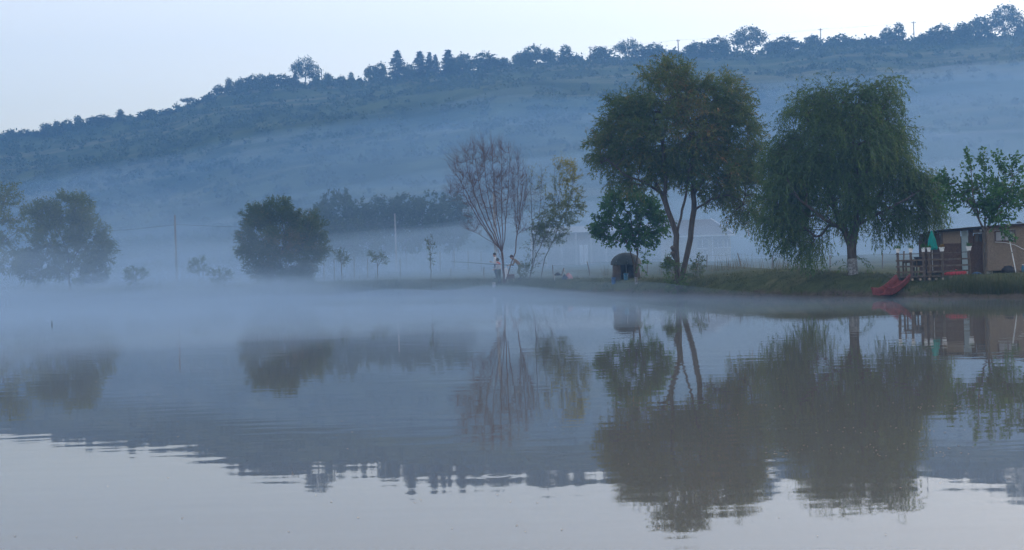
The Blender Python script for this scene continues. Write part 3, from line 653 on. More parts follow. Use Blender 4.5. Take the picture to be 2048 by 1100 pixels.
for i, (px, top, w, kd) in enumerate(RT):
    ry = float(np.interp(px, RG[:, 0], RG[:, 1])); Y = RY - 4 + random.uniform(-6, 3)
    s = Y / F; hh = max((ry + 4 - top) * s, 2.0); ww = w * s * (1.4 if kd == 'con' else 1.12)
    p = at(px + 0.0325 * (top - ry) * -0.5, ry, Y); z = zl(p.x, p.y)
    ztop = at(px, top, Y).z; hh = max(ztop - z, 1.5)
    pr = protos[kd][i % len(protos[kd])]
    lab = special.get(px, '%s on the ridge, %s ridge tree counted from the left' % (DESC[kd], ordn(i + 1)))
    sc = (ww / WD[kd], ww / WD[kd], hh / HT[kd]); loc = (p.x, p.y, z - 0.1); rz = random.uniform(-0.5, 0.5)
    if pr.name not in used:
        used[pr.name] = 1; pr.location = loc; pr.scale = sc; pr.rotation_euler = (0, 0, rz); pr['label'] = lab; pr['group'] = 'trees along the ridge'
    else: dup(pr, loc, rz, sc, lab, 'trees along the ridge')

# ---- scrub on the hillside: uncountable, one object
def scrub():
    R = np.random.default_rng(300); P = []; S = []
    N = 14000
    x = R.uniform(-330, 330, N); y = R.uniform(205, 562, N); ok = np.abs(x) < 0.42 * y + 10
    x, y = x[ok], y[ok]
    u = (y - 200) / 360
    dens = 0.5 + 0.5 * snoise(x, y * 1.8, 90, seed=17) + 0.3 * snoise(x, y, 35, seed=2)
    dens = dens * np.clip(0.35 + u * 0.9, 0, 1.2) + np.clip((u - 0.86) * 6, 0, 1.2)
    dens = dens + np.clip((-x / np.maximum(y, 1) - 0.02) * 2.2, 0, 0.6) * np.clip(u * 2, 0, 1)
    ok = R.uniform(0, 1, len(x)) < np.clip(dens * 0.75, 0, 1)
    x, y = x[ok], y[ok]; z = zland(x, y)
    xr = np.linspace(-235, 240, 420) + R.normal(0, 1, 420); yr = RY - 5 + R.normal(0, 5, 420)
    rz = np.clip(R.gamma(5, 0.3, 420), 0.4, 3.2) * np.where(xr < -110, 0.7, 1.35)
    x = np.concatenate([x, xr]); y = np.concatenate([y, yr]); z = zland(x, y)
    n = len(x); k = 26
    sz = R.gamma(3, 0.28, n) + 0.4; sz[-420:] = rz
    u = unit(R.normal(0, 1, (n, k, 3))) * (R.uniform(0.35, 1, (n, k, 1)))
    u[..., 2] = np.abs(u[..., 2]) * 1.1
    pos = np.stack([x, y, z], -1)[:, None, :] + u * sz[:, None, None] * np.array([1.35, 1.35, 1.25])
    L = (0.75 * sz)[:, None].repeat(k, 1).reshape(-1, 1)
    pos = pos.reshape(-1, 3); d = unit(R.normal(0, 1, pos.shape)); s = unit(np.cross(d, R.normal(0, 1, pos.shape)))
    L = np.clip(L, 0.45, 1.1)
    V = np.stack([pos - d * L * .5, pos + s * L * .36, pos + d * L * .5, pos - s * L * .36], 1).reshape(-1, 3)
    t = np.clip(R.normal(0.4, 0.22, n)[:, None] + R.normal(0, 0.12, (n, k)), 0, 1).reshape(-1)
    o = np_mesh('hillside_scrub', V, np.arange(len(V)).reshape(-1, 4), M['leaf_hill'], None, t)
    tag(o, 'dense scrub and thickets covering the hazy hillside', 'scrub', kind='stuff')
scrub()
# crop rows on the lower field at the left
def crops():
    R = np.random.default_rng(310); xs_ = []; 
    x = R.uniform(-110, -30, 9000); y = R.uniform(222, 300, 9000); y = np.round(y / 2.4) * 2.4 + R.normal(0, 0.2, 9000)
    ok = (x / y > -0.31) & (x / y < -0.15); x, y = x[ok], y[ok]; z = zland(x, y); n = len(x)
    pos = np.repeat(np.stack([x, y, z], -1), 3, 0) + R.normal(0, 0.3, (n * 3, 3)) + np.array([0, 0, 0.7])
    V, Fc = leaves(pos, R.normal(0, 1, pos.shape), 0.9, 0.5, R)
    tag(np_mesh('field_crop', V, Fc, M['leaf_hill'], None, np.clip(R.normal(0.5, 0.2, len(Fc)), 0, 1)), 'rows of crop plants on the field below the left hillside', 'crop', kind='stuff')
crops()

# ------------------------------------------------------------------ grass and reeds
def grass(name, label, pts, hts, wid, lean, tintmu, seed):
    R = np.random.default_rng(seed); n = len(pts); h = hts[:, None]
    a = R.uniform(0, 6.28, n); s = np.stack([np.cos(a), np.sin(a), np.zeros(n)], -1) * wid / 2
    ln = R.normal(0, lean, (n, 3)) * h; ln[:, 2] = 0
    up = np.array([0, 0, 1.0])
    m = pts + up * h * 0.55 + ln * 0.35; tp = pts + up * h + ln
    V = np.stack([pts - s - up * 0.03, pts + s - up * 0.03, m + s * .7, tp, m - s * .7], 1).reshape(-1, 3)
    i0 = np.arange(n) * 5
    o = np_mesh(name, V, np.concatenate([np.stack([i0, i0 + 1, i0 + 2, i0 + 4], -1)]), M['grass_blade'], None, np.clip(R.normal(tintmu, 0.2, n), 0, 1))
    me = o.data
    # tips as triangles joined through a second mesh would double objects: extend the quad to the tip instead
    V2 = V.reshape(n, 5, 3).copy(); V2[:, 2] = tp + s * 0.15; V2[:, 4] = tp - s * 0.15
    me.vertices.foreach_set('co', V2.reshape(-1).astype(np.float32)); me.update()
    return tag(o, label, 'grass', kind='stuff')
R = np.random.default_rng(400)
n = 42000; gx = R.uniform(-48, 26, n); gv = R.gamma(1.6, 2.2, n); gy = shore(gx) + gv
cl = snoise(gx, gy, 3.0, seed=21)
hh = 0.6 * np.clip(R.gamma(3, 0.035, n) * (1 + 0.6 * cl) + np.where(gv < 0.8, 0.05, 0) * R.uniform(0, 1.5, n), 0.03, 0.6)
grass('grass', 'short uneven grass on the far bank', np.stack([gx, gy, zland(gx, gy)], -1), hh, 0.03, 0.3, 0.42, 401)
n = 2600; c = at(1915, 570, 57.2); gx = R.normal(c.x + .6, 0.75, n); gy = shore(gx) + 0.3 + np.abs(R.normal(0.2, 1.0, n)); 
grass('reeds', 'tall green and straw reeds in front of the deck and cabin', np.stack([gx, gy, zland(gx, gy)], -1), R.gamma(8, 0.04, n).clip(0.1, 0.5), 0.018, 0.16, 0.5, 402)
n = 5000; gx = R.uniform(-62, -8, n); gy = shore(gx) + np.abs(R.normal(0, 0.9, n)); k = snoise(gx, gy, 6, seed=8) > 0.0
grass('shore_weeds', 'ragged weeds along the misty left shore', np.stack([gx, gy, zland(gx, gy)], -1)[k], R.gamma(5, 0.12, n).clip(0.2, 1.4)[k], 0.04, 0.2, 0.35, 403)
n = 1500; gx = R.uniform(6, 16, n); gy = shore(gx) + R.uniform(17, 22, n); k = snoise(gx, gy, 3, seed=3) > 0
grass('fence_weeds', 'thin dry weeds growing along the wire fence', np.stack([gx, gy, zland(gx, gy)], -1)[k], R.gamma(4, 0.12, n).clip(0.1, 1.0)[k], 0.022, 0.15, 0.9, 404)

# ------------------------------------------------------------------ materials of built things
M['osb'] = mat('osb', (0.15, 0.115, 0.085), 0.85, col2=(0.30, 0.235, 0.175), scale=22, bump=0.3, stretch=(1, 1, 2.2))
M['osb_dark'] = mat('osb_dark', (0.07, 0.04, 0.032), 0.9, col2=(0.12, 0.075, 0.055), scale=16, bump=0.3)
M['wood'] = mat('wood', (0.075, 0.058, 0.045), 0.85, col2=(0.14, 0.11, 0.088), scale=9, bump=0.4, stretch=(1, 1, 0.3))
M['wood_end'] = mat('wood_end', (0.28, 0.22, 0.16), 0.9, col2=(0.42, 0.34, 0.26), scale=30)
M['wood_grey'] = mat('wood_grey', (0.10, 0.09, 0.085), 0.9, col2=(0.2, 0.18, 0.165), scale=9, bump=0.4, stretch=(1, 1, 0.3))
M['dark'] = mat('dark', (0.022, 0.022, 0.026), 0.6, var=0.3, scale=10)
M['door_blue'] = mat('door_blue', (0.26, 0.34, 0.37), 0.6, col2=(0.34, 0.42, 0.45), scale=4)
M['shed_roof'] = mat('shed_roof', (0.26, 0.29, 0.31), 0.7, col2=(0.34, 0.37, 0.39), scale=3)
M['roof_sheet'] = mat('roof_sheet', (0.50, 0.55, 0.60), 0.4, col2=(0.62, 0.66, 0.70), scale=3, spec=0.5)
M['glass'] = mat('glass', (0.06, 0.07, 0.08), 0.12, spec=0.6, var=0.1)
M['curtain'] = mat('curtain', (0.30, 0.31, 0.34), 0.7, col2=(0.38, 0.39, 0.42), scale=5)
M['white'] = mat('white', (0.62, 0.66, 0.68), 0.6, col2=(0.76, 0.78, 0.8), scale=7)
M['teal'] = mat('teal', (0.0, 0.20, 0.17), 0.75, col2=(0.0, 0.29, 0.25), scale=5)
M['red'] = mat('red', (0.10, 0.022, 0.022), 0.7, col2=(0.20, 0.044, 0.04), scale=6)
M['red_cloth'] = mat('red_cloth', (0.50, 0.04, 0.07), 0.9, col2=(0.62, 0.08, 0.1), scale=9, bump=0.5, bscale=12)
M['blue'] = mat('blue', (0.02, 0.08, 0.22), 0.5, col2=(0.03, 0.11, 0.28), scale=5)
M['cyan'] = mat('cyan', (0.03, 0.13, 0.22), 0.5, col2=(0.05, 0.17, 0.27), scale=5)
M['tent_green'] = mat('tent_green', (0.018, 0.026, 0.026), 0.7, col2=(0.03, 0.04, 0.038), scale=4)
M['tent_brown'] = mat('tent_brown', (0.055, 0.042, 0.033), 0.9, col2=(0.09, 0.07, 0.052), scale=4, bump=0.5, bscale=6)
M['pink'] = mat('pink', (0.42, 0.24, 0.28), 0.7, col2=(0.52, 0.33, 0.36), scale=9, bump=0.8, bscale=9)
M['metal'] = mat('metal', (0.30, 0.31, 0.32), 0.4, metal=0.8, var=0.1)
M['concrete'] = mat('concrete', (0.26, 0.26, 0.25), 0.9, col2=(0.36, 0.35, 0.34), scale=6)
M['plaster'] = mat('plaster', (0.42, 0.42, 0.40), 0.9, col2=(0.5, 0.5, 0.48), scale=3)
M['tile_roof'] = mat('tile_roof', (0.12, 0.11, 0.115), 0.85, col2=(0.17, 0.155, 0.155), scale=6)
M['skin'] = mat('skin', (0.42, 0.25, 0.18), 0.6, var=0.08)
M['shirt_white'] = mat('shirt_white', (0.55, 0.58, 0.62), 0.9, col2=(0.66, 0.69, 0.72), scale=14, bump=0.4, bscale=14)
M['shirt_pale'] = mat('shirt_pale', (0.40, 0.44, 0.50), 0.9, col2=(0.5, 0.53, 0.58), scale=14, bump=0.4, bscale=14)
M['orange'] = mat('orange', (0.62, 0.11, 0.06), 0.9, var=0.15, scale=12)
M['trouser_teal'] = mat('trouser_teal', (0.06, 0.09, 0.10), 0.9, col2=(0.1, 0.14, 0.14), scale=12)
M['jacket'] = mat('jacket', (0.16, 0.105, 0.065), 0.9, col2=(0.24, 0.17, 0.11), scale=12, bump=0.4, bscale=14)
M['jeans'] = mat('jeans', (0.05, 0.075, 0.13), 0.9, var=0.2, scale=12)
M['trouser_green'] = mat('trouser_green', (0.08, 0.11, 0.07), 0.9, col2=(0.13, 0.16, 0.1), scale=12)
M['hair'] = mat('hair', (0.025, 0.02, 0.018), 0.7, var=0.3, scale=30)
M['cap'] = mat('cap', (0.07, 0.045, 0.05), 0.9, var=0.2, scale=12)
M['shoe'] = mat('shoe', (0.03, 0.03, 0.032), 0.7, var=0.2)
M['soil'] = mat('soil', (0.2, 0.15, 0.1), 0.95, var=0.2)

def part(mb, name, m, root, smooth=False):
    """mesh written in world coordinates, parented to a thing standing at root.location"""
    o = mb.build(name, m, root, smooth)
    o.matrix_parent_inverse = Matrix.Translation(-Vector(root.location)) if root.rotation_euler.z == 0 else Matrix.Identity(4)
    return o

# ------------------------------------------------------------------ deck
DY = 58.4; s = DY / F
FZ = at(1865, 552, DY).z
PX = [1797, 1823, 1848, 1859, 1885, 1939]
pts = [at(p, 552, DY + (0.5 * (1853 - p) / 56 if p < 1853 else 0)) for p in PX]
deck = thing('wooden_deck', 'weathered timber deck with rail fence jutting over the shore beside the cabin', 'deck', (pts[3].x, DY, zl(pts[3].x, DY)))
DX0, DX1 = pts[0].x - 0.1, pts[5].x + 0.12
nb = 21; bw = (DX1 - DX0) / nb
for i in range(nb):
    x = DX0 + bw * (i + .5); yf = DY - 0.14 + (0.5 * (pts[2].x - x) / (pts[2].x - pts[0].x) if x < pts[2].x else 0) + random.uniform(-.03, .03)
    part(MB().box((x, (yf + 61.0) / 2, FZ - 0.02 + random.uniform(-.004, .004)), (bw * 0.93, 61.0 - yf, 0.04)), 'plank', M['wood'], deck)
for i, p in enumerate(pts):
    h = 0.98 + random.uniform(-.02, .02)
    part(MB().tube([(p.x + .02, p.y, FZ - 0.3), (p.x, p.y, FZ + h * .5), (p.x - .015, p.y, FZ + h)], [0.062, 0.058, 0.055], 8), 'post', M['wood'], deck)
for (a, b) in [(0, 2), (3, 5)]:
    for k, z in enumerate([0.94, 0.66, 0.41, 0.18]):
        A, B = Vector(pts[a]), Vector(pts[b]); A.y -= 0.075; B.y -= 0.075; A.x -= 0.12; B.x += 0.05
        A.z = FZ + z + random.uniform(-.015, .015); B.z = FZ + z + random.uniform(-.015, .015)
        part(MB().beam(A, B, 0.035, 0.03 if k == 0 else 0.065), 'rail', M['wood'], deck)
for px in [1823, 1839, 1857, 1871, 1884]:
    p = at(px, 556, DY - .1); p.z = FZ - 0.12
    lg = part(MB().tube([(p.x, DY - 0.22, p.z), (p.x, 60.9, p.z)], 0.055, 10), 'log_joist', M['wood'], deck)
    e = part(MB().tube([(p.x, DY - 0.235, p.z), (p.x, DY - 0.222, p.z)], 0.05, 10), 'log_end', M['wood_end'], deck)
part(MB().beam((DX0, DY + .3, FZ - 0.215), (DX1, DY + .02, FZ - 0.215), 0.10, 0.10), 'crossbeam', M['wood'], deck)
for px in [1806, 1830, 1862, 1890, 1930]:
    p = at(px, 560, DY + .1)
    part(MB().tube([(p.x, DY + .18, zl(p.x, DY) - 0.3), (p.x, DY + .16, FZ - 0.26)], 0.06, 8), 'support_post', M['wood_grey'], deck)
p = at(1901, 558, DY - .3)
part(MB().tube([(p.x, DY - .32, zl(p.x, DY - .3) - .3), (p.x, DY - .32, FZ - .06)], 0.085, 10), 'mooring_post', M['wood_grey'], deck)
part(MB().tube([(p.x, DY - .32, FZ - .06), (p.x, DY - .32, FZ - .045)], 0.082, 10), 'post_top', M['wood_end'], deck)
p = at(1806, 520, DY + 1.6)
tag(MB().tube([(p.x, DY + 1.6, zl(p.x, DY + 1.6) - .1), (p.x + .01, DY + 1.6, FZ + .5), (p.x + .05, DY + 1.6, FZ + 1.06)], 0.035, 7).build('stake', M['wood_grey']), 'leaning wooden stake behind the left end of the deck rail', 'stake')

# flower planters on the posts
PL = ['white planter on the leftmost deck post', 'white planter on the second deck post from the left', 'white planter on the left of the two paired deck posts', 'white planter on the right of the two paired deck posts, below the parasol',
      'white planter with a reddish plant, at the cabin corner', 'white planter in front of the pale cabin door']
for i, p in enumerate(pts):
    zt = FZ + 1.0; t = thing('flower_planter', PL[i], 'planter', (p.x, p.y, zt), 0, 'white planters on the deck rail')
    w = 0.085 if i < 4 else 0.11
    MB().lathe((0, 0, 0), [(w * .72, 0), (w * .8, 0.06), (w, 0.15), (w * 1.08, 0.15), (w * 1.08, 0.175), (w * .93, 0.175), (w * .93, 0.15)], 14).build('pot', M['white'], t)
    MB().lathe((0, 0, 0), [(w * .9, 0.135), (w * .9, 0.15)], 12).build('soil', M['soil'], t)
    R_ = np.random.default_rng(500 + i); n_ = 80
    pp = R_.normal(0, 1, (n_, 3)) * np.array([0.05, 0.05, 0.035]) + np.array([0, 0, 0.2])
    if i in (1, 2): pp[:30] += R_.normal(0, 1, (30, 3)) * np.array([.05, .03, .02]) + np.array([0, 0, .05])
    V, Fc = leaves(pp, R_.normal(0, 1, (n_, 3)) + np.array([0, 0, .7]), 0.075, 0.04, R_)
    tag(np_mesh('plant', V, Fc, M['leaf_mulberry'] if i != 4 else M['leaf_willow_rust'], t, np.clip(R_.normal(.4 if i != 4 else .95, .2, n_), 0, 1)), kind='stuff')
    mb = MB()
    for k in range(5): mb.tube([(0.01 * k - .02, 0, .14), (0.015 * k - .03, .01 * (k - 2), .21)], 0.004, 4)
    tag(mb.build('stems', M['trouser_green'], t), kind='stuff')

# table, chair and parasol on the deck
tx0, tx1 = at(1809, 520, DY + .6).x, at(1836, 520, DY + .6).x; tz = FZ + 0.66
t = thing('wooden_table', 'small dark wooden table on the deck behind the left rail', 'table', ((tx0 + tx1) / 2, DY + .85, FZ))
part(MB().box(((tx0 + tx1) / 2, DY + .85, tz), (tx1 - tx0, 0.6, 0.045)), 'tabletop', M['wood'], t)
for x in (tx0 + .06, tx1 - .06):
    for y in (DY + .62, DY + 1.08): part(MB().box((x, y, FZ + .32), (0.055, 0.055, 0.64)), 'leg', M['wood'], t)
for y in (DY + .62, DY + 1.08): part(MB().box(((tx0 + tx1) / 2, y, tz - .06), (tx1 - tx0 - .18, .03, .07)), 'apron', M['wood'], t)
cx = at(1842, 530, DY + .6).x
t = thing('garden_chair', 'dark garden chair with curved arms on the deck by the table', 'chair', (cx, DY + .75, FZ))
part(MB().box((cx, DY + .75, FZ + .42), (.44, .42, .035)), 'seat', M['dark'], t)
mb = MB()
for k in range(9):
    a = math.radians(-60 + 15 * k); mb.box((cx + .24 * math.sin(a) + .03, DY + .78 + .2 * math.cos(a), FZ + .60), (.055, .02, .34), Matrix.Rotation(-a, 3, 'Z'))
tag(part(mb, 'backrest', M['dark'], t), kind='stuff')
part(MB().tube([(cx + .03 + .25 * math.sin(math.radians(a)), DY + .78 + .21 * math.cos(math.radians(a)), FZ + .78) for a in range(-75, 76, 15)], .025, 6), 'top_rail', M['dark'], t)
for sx in (-1, 1):
    part(MB().tube([(cx + sx * .24, DY + .56, FZ + .42), (cx + sx * .25, DY + .56, FZ + .62), (cx + sx * .25, DY + .72, FZ + .66), (cx + sx * .24, DY + .86, FZ + .7)], .02, 6), 'armrest', M['dark'], t)
    for sy in (-1, 1): part(MB().tube([(cx + sx * .19, DY + .75 + sy * .18, FZ + .41), (cx + sx * .22, DY + .75 + sy * .21, FZ)], [.024, .018], 6), 'leg', M['dark'], t)
p = at(1864, 499, DY + 1.5)
t = thing('parasol', 'closed teal parasol standing on the deck by the cabin corner', 'parasol', (p.x, DY + 1.5, FZ)); ztop = at(1864, 461, DY + 1.5).z; zb = p.z
mb = MB(); n_ = 24; vs_ = []; fs = []
prof = [(0.0, 0.03), (0.12, 0.055), (0.35, 0.11), (0.6, 0.15), (0.82, 0.175), (0.95, 0.2), (1.0, 0.16)]
for (u, r_) in prof:
    for j in range(n_):
        a = 2 * math.pi * j / n_; rr = r_ * (1 + (0.16 if j % 3 == 0 else -0.08) * min(1, u * 2)); zz = ztop + (zb - ztop) * u + 0.03 * math.sin(a * 4 + 1) * u
        vs_.append((p.x + rr * math.cos(a) + .02 * u, DY + 1.5 + rr * math.sin(a), zz))
for i in range(len(prof) - 1):
    for j in range(n_): fs.append((i * n_ + j, i * n_ + (j + 1) % n_, (i + 1) * n_ + (j + 1) % n_, (i + 1) * n_ + j))
fs.append(tuple(range(n_))); fs.append(tuple((len(prof) - 1) * n_ + j for j in range(n_)))
mb.add(vs_, fs); part(mb, 'canopy', M['teal'], t)
part(MB().tube([(p.x, DY + 1.5, FZ), (p.x, DY + 1.5, ztop + .06)], .02, 8), 'pole', M['metal'], t)
part(MB().lathe((p.x, DY + 1.5, FZ), [(.2, 0), (.2, .05), (.06, .09), (.03, .2)], 14), 'base', M['dark'], t)

# red slide down to the water
t = thing('water_slide', 'red trough slide running from the deck down to the water', 'slide', (*at(1790, 570, 57.8).xy, 0.0))
A = at(1806, 562, 58.2); B = at(1758, 593, 56.9); d = (B - A); side = Vector((d.y, -d.x, 0)).normalized()
if side.x > 0: side = -side
cen = [A + d * u + Vector((0, 0, -0.12 * math.sin(u * math.pi) + (0.10 * max(0, u - .75) * 4))) for u in np.linspace(0, 1, 9)]
mb = MB(); prof = [(-.40, .20), (-.44, .26), (-.35, .28), (-.30, .2), (-.24, .04), (0, 0), (.24, .04), (.30, .2), (.35, .28), (.44, .26), (.40, .20), (.34, -.02), (0, -.06), (-.34, -.02)]
vs_ = []; fs = []; k = len(prof)
for c_ in cen:
    for (a, b) in prof: vs_.append(c_ + side * a * .85 + Vector((0, 0, b)))
for i in range(len(cen) - 1):
    for j in range(k): fs.append((i * k + j, i * k + (j + 1) % k, (i + 1) * k + (j + 1) % k, (i + 1) * k + j))
fs.append(tuple(range(k))); fs.append(tuple((len(cen) - 1) * k + j for j in range(k)))
mb.add(vs_, fs); part(mb, 'trough', M['red'], t)
part(MB().tube([c_ - side * .28 + Vector((0, 0, .245)) for c_ in cen[:-1]], .018, 6), 'handrail', M['metal'], t)

# things lying on the deck
def heap(name, label, cat, c, size, m, seed, n=14):
    R_ = np.random.default_rng(seed); mb = MB(); vs_ = []; fs = []; rings = 7
    for i in range(rings):
        th = math.pi / 2 * i / (rings - 1)
        for j in range(n):
            a = 2 * math.pi * j / n; k = 1 + 0.18 * R_.normal() * (i < rings - 1)
            vs_.append((c[0] + size[0] / 2 * math.cos(a) * math.cos(th) * k, c[1] + size[1] / 2 * math.sin(a) * math.cos(th) * k, c[2] + size[2] * math.sin(th) * (1 + .12 * R_.normal())))
    for i in range(rings - 1):
        for j in range(n): fs.append((i * n + j, i * n + (j + 1) % n, (i + 1) * n + (j + 1) % n, (i + 1) * n + j))
    fs.append(tuple(range(n))); mb.add(vs_, fs)
    return tag(mb.build(name, m, smooth=True), label, cat)
p = at(1912, 548, DY + .5); heap('tarpaulin', 'crumpled red tarpaulin on the deck behind the right rail', 'tarpaulin', (p.x, DY + .55, FZ), (.95, .5, .2), M['red_cloth'], 601)
p = at(1953, 544, 59.6); heap('tarpaulin', 'crumpled blue tarpaulin by the cabin wall right of the deck', 'tarpaulin', (p.x, 59.6, FZ - .06), (.42, .35, .14), M['blue'], 602)

# ------------------------------------------------------------------ cabin
CY = 61.2; CX0 = at(1881, 540, CY).x; CXM = at(1973, 540, CY).x; CX1 = CX0 + 6.6; CZ = FZ - 0.02
cabin = thing('wooden_cabin', 'low cabin of wood boards with a sheet roof at the right edge', 'cabin', (CX0, CY, CZ - .2))
zA = at(1880, 462, CY).z; zB = zA + 0.046 * (CX1 - CX0)
def zr_(x): return zA + 0.046 * (x - CX0)
def panel(x0, x1, z0, z1, y, m, name='wall_panel', slope=True, th=.03):
    mb = MB(); zt0, zt1 = (zr_(x0), zr_(x1)) if slope else (z1, z1)
    v = [(x0, y, z0), (x1, y, z0), (x1, y, zt1), (x0, y, zt0), (x0, y + th, z0), (x1, y + th, z0), (x1, y + th, zt1), (x0, y + th, zt0)]
    mb.add(v, [(0, 1, 2, 3), (5, 4, 7, 6), (0, 4, 5, 1), (1, 5, 6, 2), (2, 6, 7, 3), (3, 7, 4, 0)]); return part(mb, name, m, cabin)
def X(px): return at(px, 500, CY).x
zmid = at(1900, 487, CY).z
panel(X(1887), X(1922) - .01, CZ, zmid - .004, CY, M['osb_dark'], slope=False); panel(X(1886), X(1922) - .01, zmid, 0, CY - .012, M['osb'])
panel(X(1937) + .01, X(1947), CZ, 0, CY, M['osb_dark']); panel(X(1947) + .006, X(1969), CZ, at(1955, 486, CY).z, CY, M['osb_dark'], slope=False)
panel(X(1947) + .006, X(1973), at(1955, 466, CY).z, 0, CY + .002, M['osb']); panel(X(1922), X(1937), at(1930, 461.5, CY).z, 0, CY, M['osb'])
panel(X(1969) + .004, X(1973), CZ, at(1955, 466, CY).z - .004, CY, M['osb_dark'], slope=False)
zd = at(1930, 462, CY).z
dr = part(MB().box(((X(1923) + X(1937)) / 2, CY + .01, (CZ + zd) / 2), (X(1937) - X(1923) - .02, .035, zd - CZ - .01)), 'door', M['door_blue'], cabin)
h_ = MB().tube([(X(1935), CY - .03, CZ + .85), (X(1935) - .07, CY - .03, CZ + .85)], .01, 6).build('handle', M['metal'], dr); h_.matrix_parent_inverse = dr.matrix_parent_inverse.inverted() @ Matrix.Translation(-Vector(cabin.location)) if False else Matrix.Identity(4)
part(MB().box((X(1884), CY - .0, (CZ + zr_(X(1884))) / 2), (.09, .09, zr_(X(1884)) - CZ - .02)), 'corner_post', M['wood'], cabin)
def window(x0, x1, z0, z1, y, glassm):
    w = part(MB().box(((x0 + x1) / 2, y + .03, (z0 + z1) / 2), (x1 - x0, .02, z1 - z0)), 'window', glassm, cabin)
    for (c, sz) in [(((x0 + x1) / 2, y - .004, z0), (x1 - x0 + .1, .05, .05)), (((x0 + x1) / 2, y - .004, z1), (x1 - x0 + .1, .05, .05)), ((x0 - .025, y - .006, (z0 + z1) / 2), (.05, .05, z1 - z0 - .052)), ((x1 + .025, y - .006, (z0 + z1) / 2), (.05, .05, z1 - z0 - .052))]:
        f_ = MB().box(c, sz).build('frame', M['osb_dark'], w)
    f_ = MB().box(((x0 + x1) / 2, y + .012, (z0 + z1) / 2), (.025, .02, z1 - z0 - .05)).build('mullion', M['osb_dark'], w)
    return w
window(X(1948) + .05, X(1968) - .03, at(1955, 485, CY).z + .02, at(1955, 467, CY).z - .02, CY, M['glass'])
# right part stands forward, raised on blocks
Y2 = CY - .55; zlow = at(2000, 541, Y2).z
def X2(px): return at(px, 500, Y2).x
wx0, wx1 = X2(1992), X2(2029); wz0, wz1 = at(2010, 482, Y2).z, at(2010, 462, Y2).z
panel(X2(1975), wx0 - .05, zlow, 0, Y2, M['osb']); panel(wx0 - .046, wx1 + .046, zlow, wz0 - .03, Y2, M['osb'], slope=False); panel(wx0 - .046, wx1 + .046, wz1 + .03, 0, Y2, M['osb']); panel(wx1 + .05, CX1, zlow, 0, Y2, M['osb'])
window(wx0, wx1, wz0, wz1, Y2, M['curtain'])
part(MB().box((X2(1975) - .018, (Y2 + CY) / 2 + .015, (zlow + zr_(X2(1975))) / 2 - .02), (.03, CY - Y2 - .03, zr_(X2(1975)) - zlow - .06)), 'side_panel', M['osb'], cabin)
for x in (X2(1980), X2(2030), CX1 - .3):
    part(MB().box((x, Y2 + .3, zlow - .28), (.3, .3, .54)), 'foundation_block', M['concrete'], cabin)
part(MB().box(((X2(1975) + CX1) / 2, Y2 + .7, zlow - .26), (CX1 - X2(1975), .04, .5)), 'gap_shade', M['dark'], cabin)  # dark sheet standing in for the shade in the gap under the raised part
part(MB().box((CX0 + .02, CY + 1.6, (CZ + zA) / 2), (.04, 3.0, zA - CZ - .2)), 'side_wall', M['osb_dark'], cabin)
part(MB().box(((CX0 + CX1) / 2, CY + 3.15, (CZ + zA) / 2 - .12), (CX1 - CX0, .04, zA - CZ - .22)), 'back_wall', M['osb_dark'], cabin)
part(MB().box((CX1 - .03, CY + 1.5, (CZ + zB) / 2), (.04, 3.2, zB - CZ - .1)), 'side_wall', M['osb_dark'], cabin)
part(MB().box(((CX0 + CX1) / 2, CY + 1.5, CZ - .1), (CX1 - CX0 - .2, 3.0, .12)), 'floor', M['wood'], cabin)
# roof: sheets side by side
nsh = 7; wsh = (CX1 + .3 - CX0 + .12) / nsh
for i in range(nsh):
    x0 = CX0 - .12 + wsh * i; mb = MB(); vs_ = []; fs = []; n_ = 12; lift = random.uniform(0, .015)
    for j in range(n_ + 1):
        x = x0 + wsh * 1.02 * j / n_; z = zr_(x) + .045 + .012 * (j % 2) + lift
        vs_ += [(x, Y2 - .22 if x > X2(1973) else CY - .3, z), (x, CY + 3.4, z - .16), (x, Y2 - .22 if x > X2(1973) else CY - .3, z + .006), (x, CY + 3.4, z - .154)]
    for j in range(n_):
        a = j * 4; fs += [(a, a + 4, a + 5, a + 1), (a + 2, a + 3, a + 7, a + 6), (a, a + 2, a + 6, a + 4), (a + 1, a + 5, a + 7, a + 3)]
    fs += [(0, 1, 3, 2), (n_ * 4, n_ * 4 + 2, n_ * 4 + 3, n_ * 4 + 1)]
    mb.add(vs_, fs); part(mb, 'roof_sheet', M['roof_sheet'], cabin)
part(MB().beam((CX0 - .1, CY - .2, zr_(CX0 - .1) - .012), (X2(1973), CY - .2, zr_(X2(1973)) - .012), .05, .09), 'fascia', M['dark'], cabin)
part(MB().beam((X2(1973) + .01, Y2 - .12, zr_(X2(1973)) - .008), (CX1 + .1, Y2 - .12, zr_(CX1) - .008), .05, .08), 'fascia', M['osb_dark'], cabin)
p = at(1961, 461, CY - .08)
part(MB().lathe((p.x, CY - .1, p.z - .05), [(.03, 0), (.055, .02), (.055, .09), (.035, .11)], 10), 'wall_lamp', M['white'], cabin)
p = at(2039, 444, Y2); heap('cloth', 'dark scrap lying on the edge of the cabin roof', 'cloth', (p.x, Y2 + .05, zr_(p.x) + .08), (.22, .2, .06), M['dark'], 603)

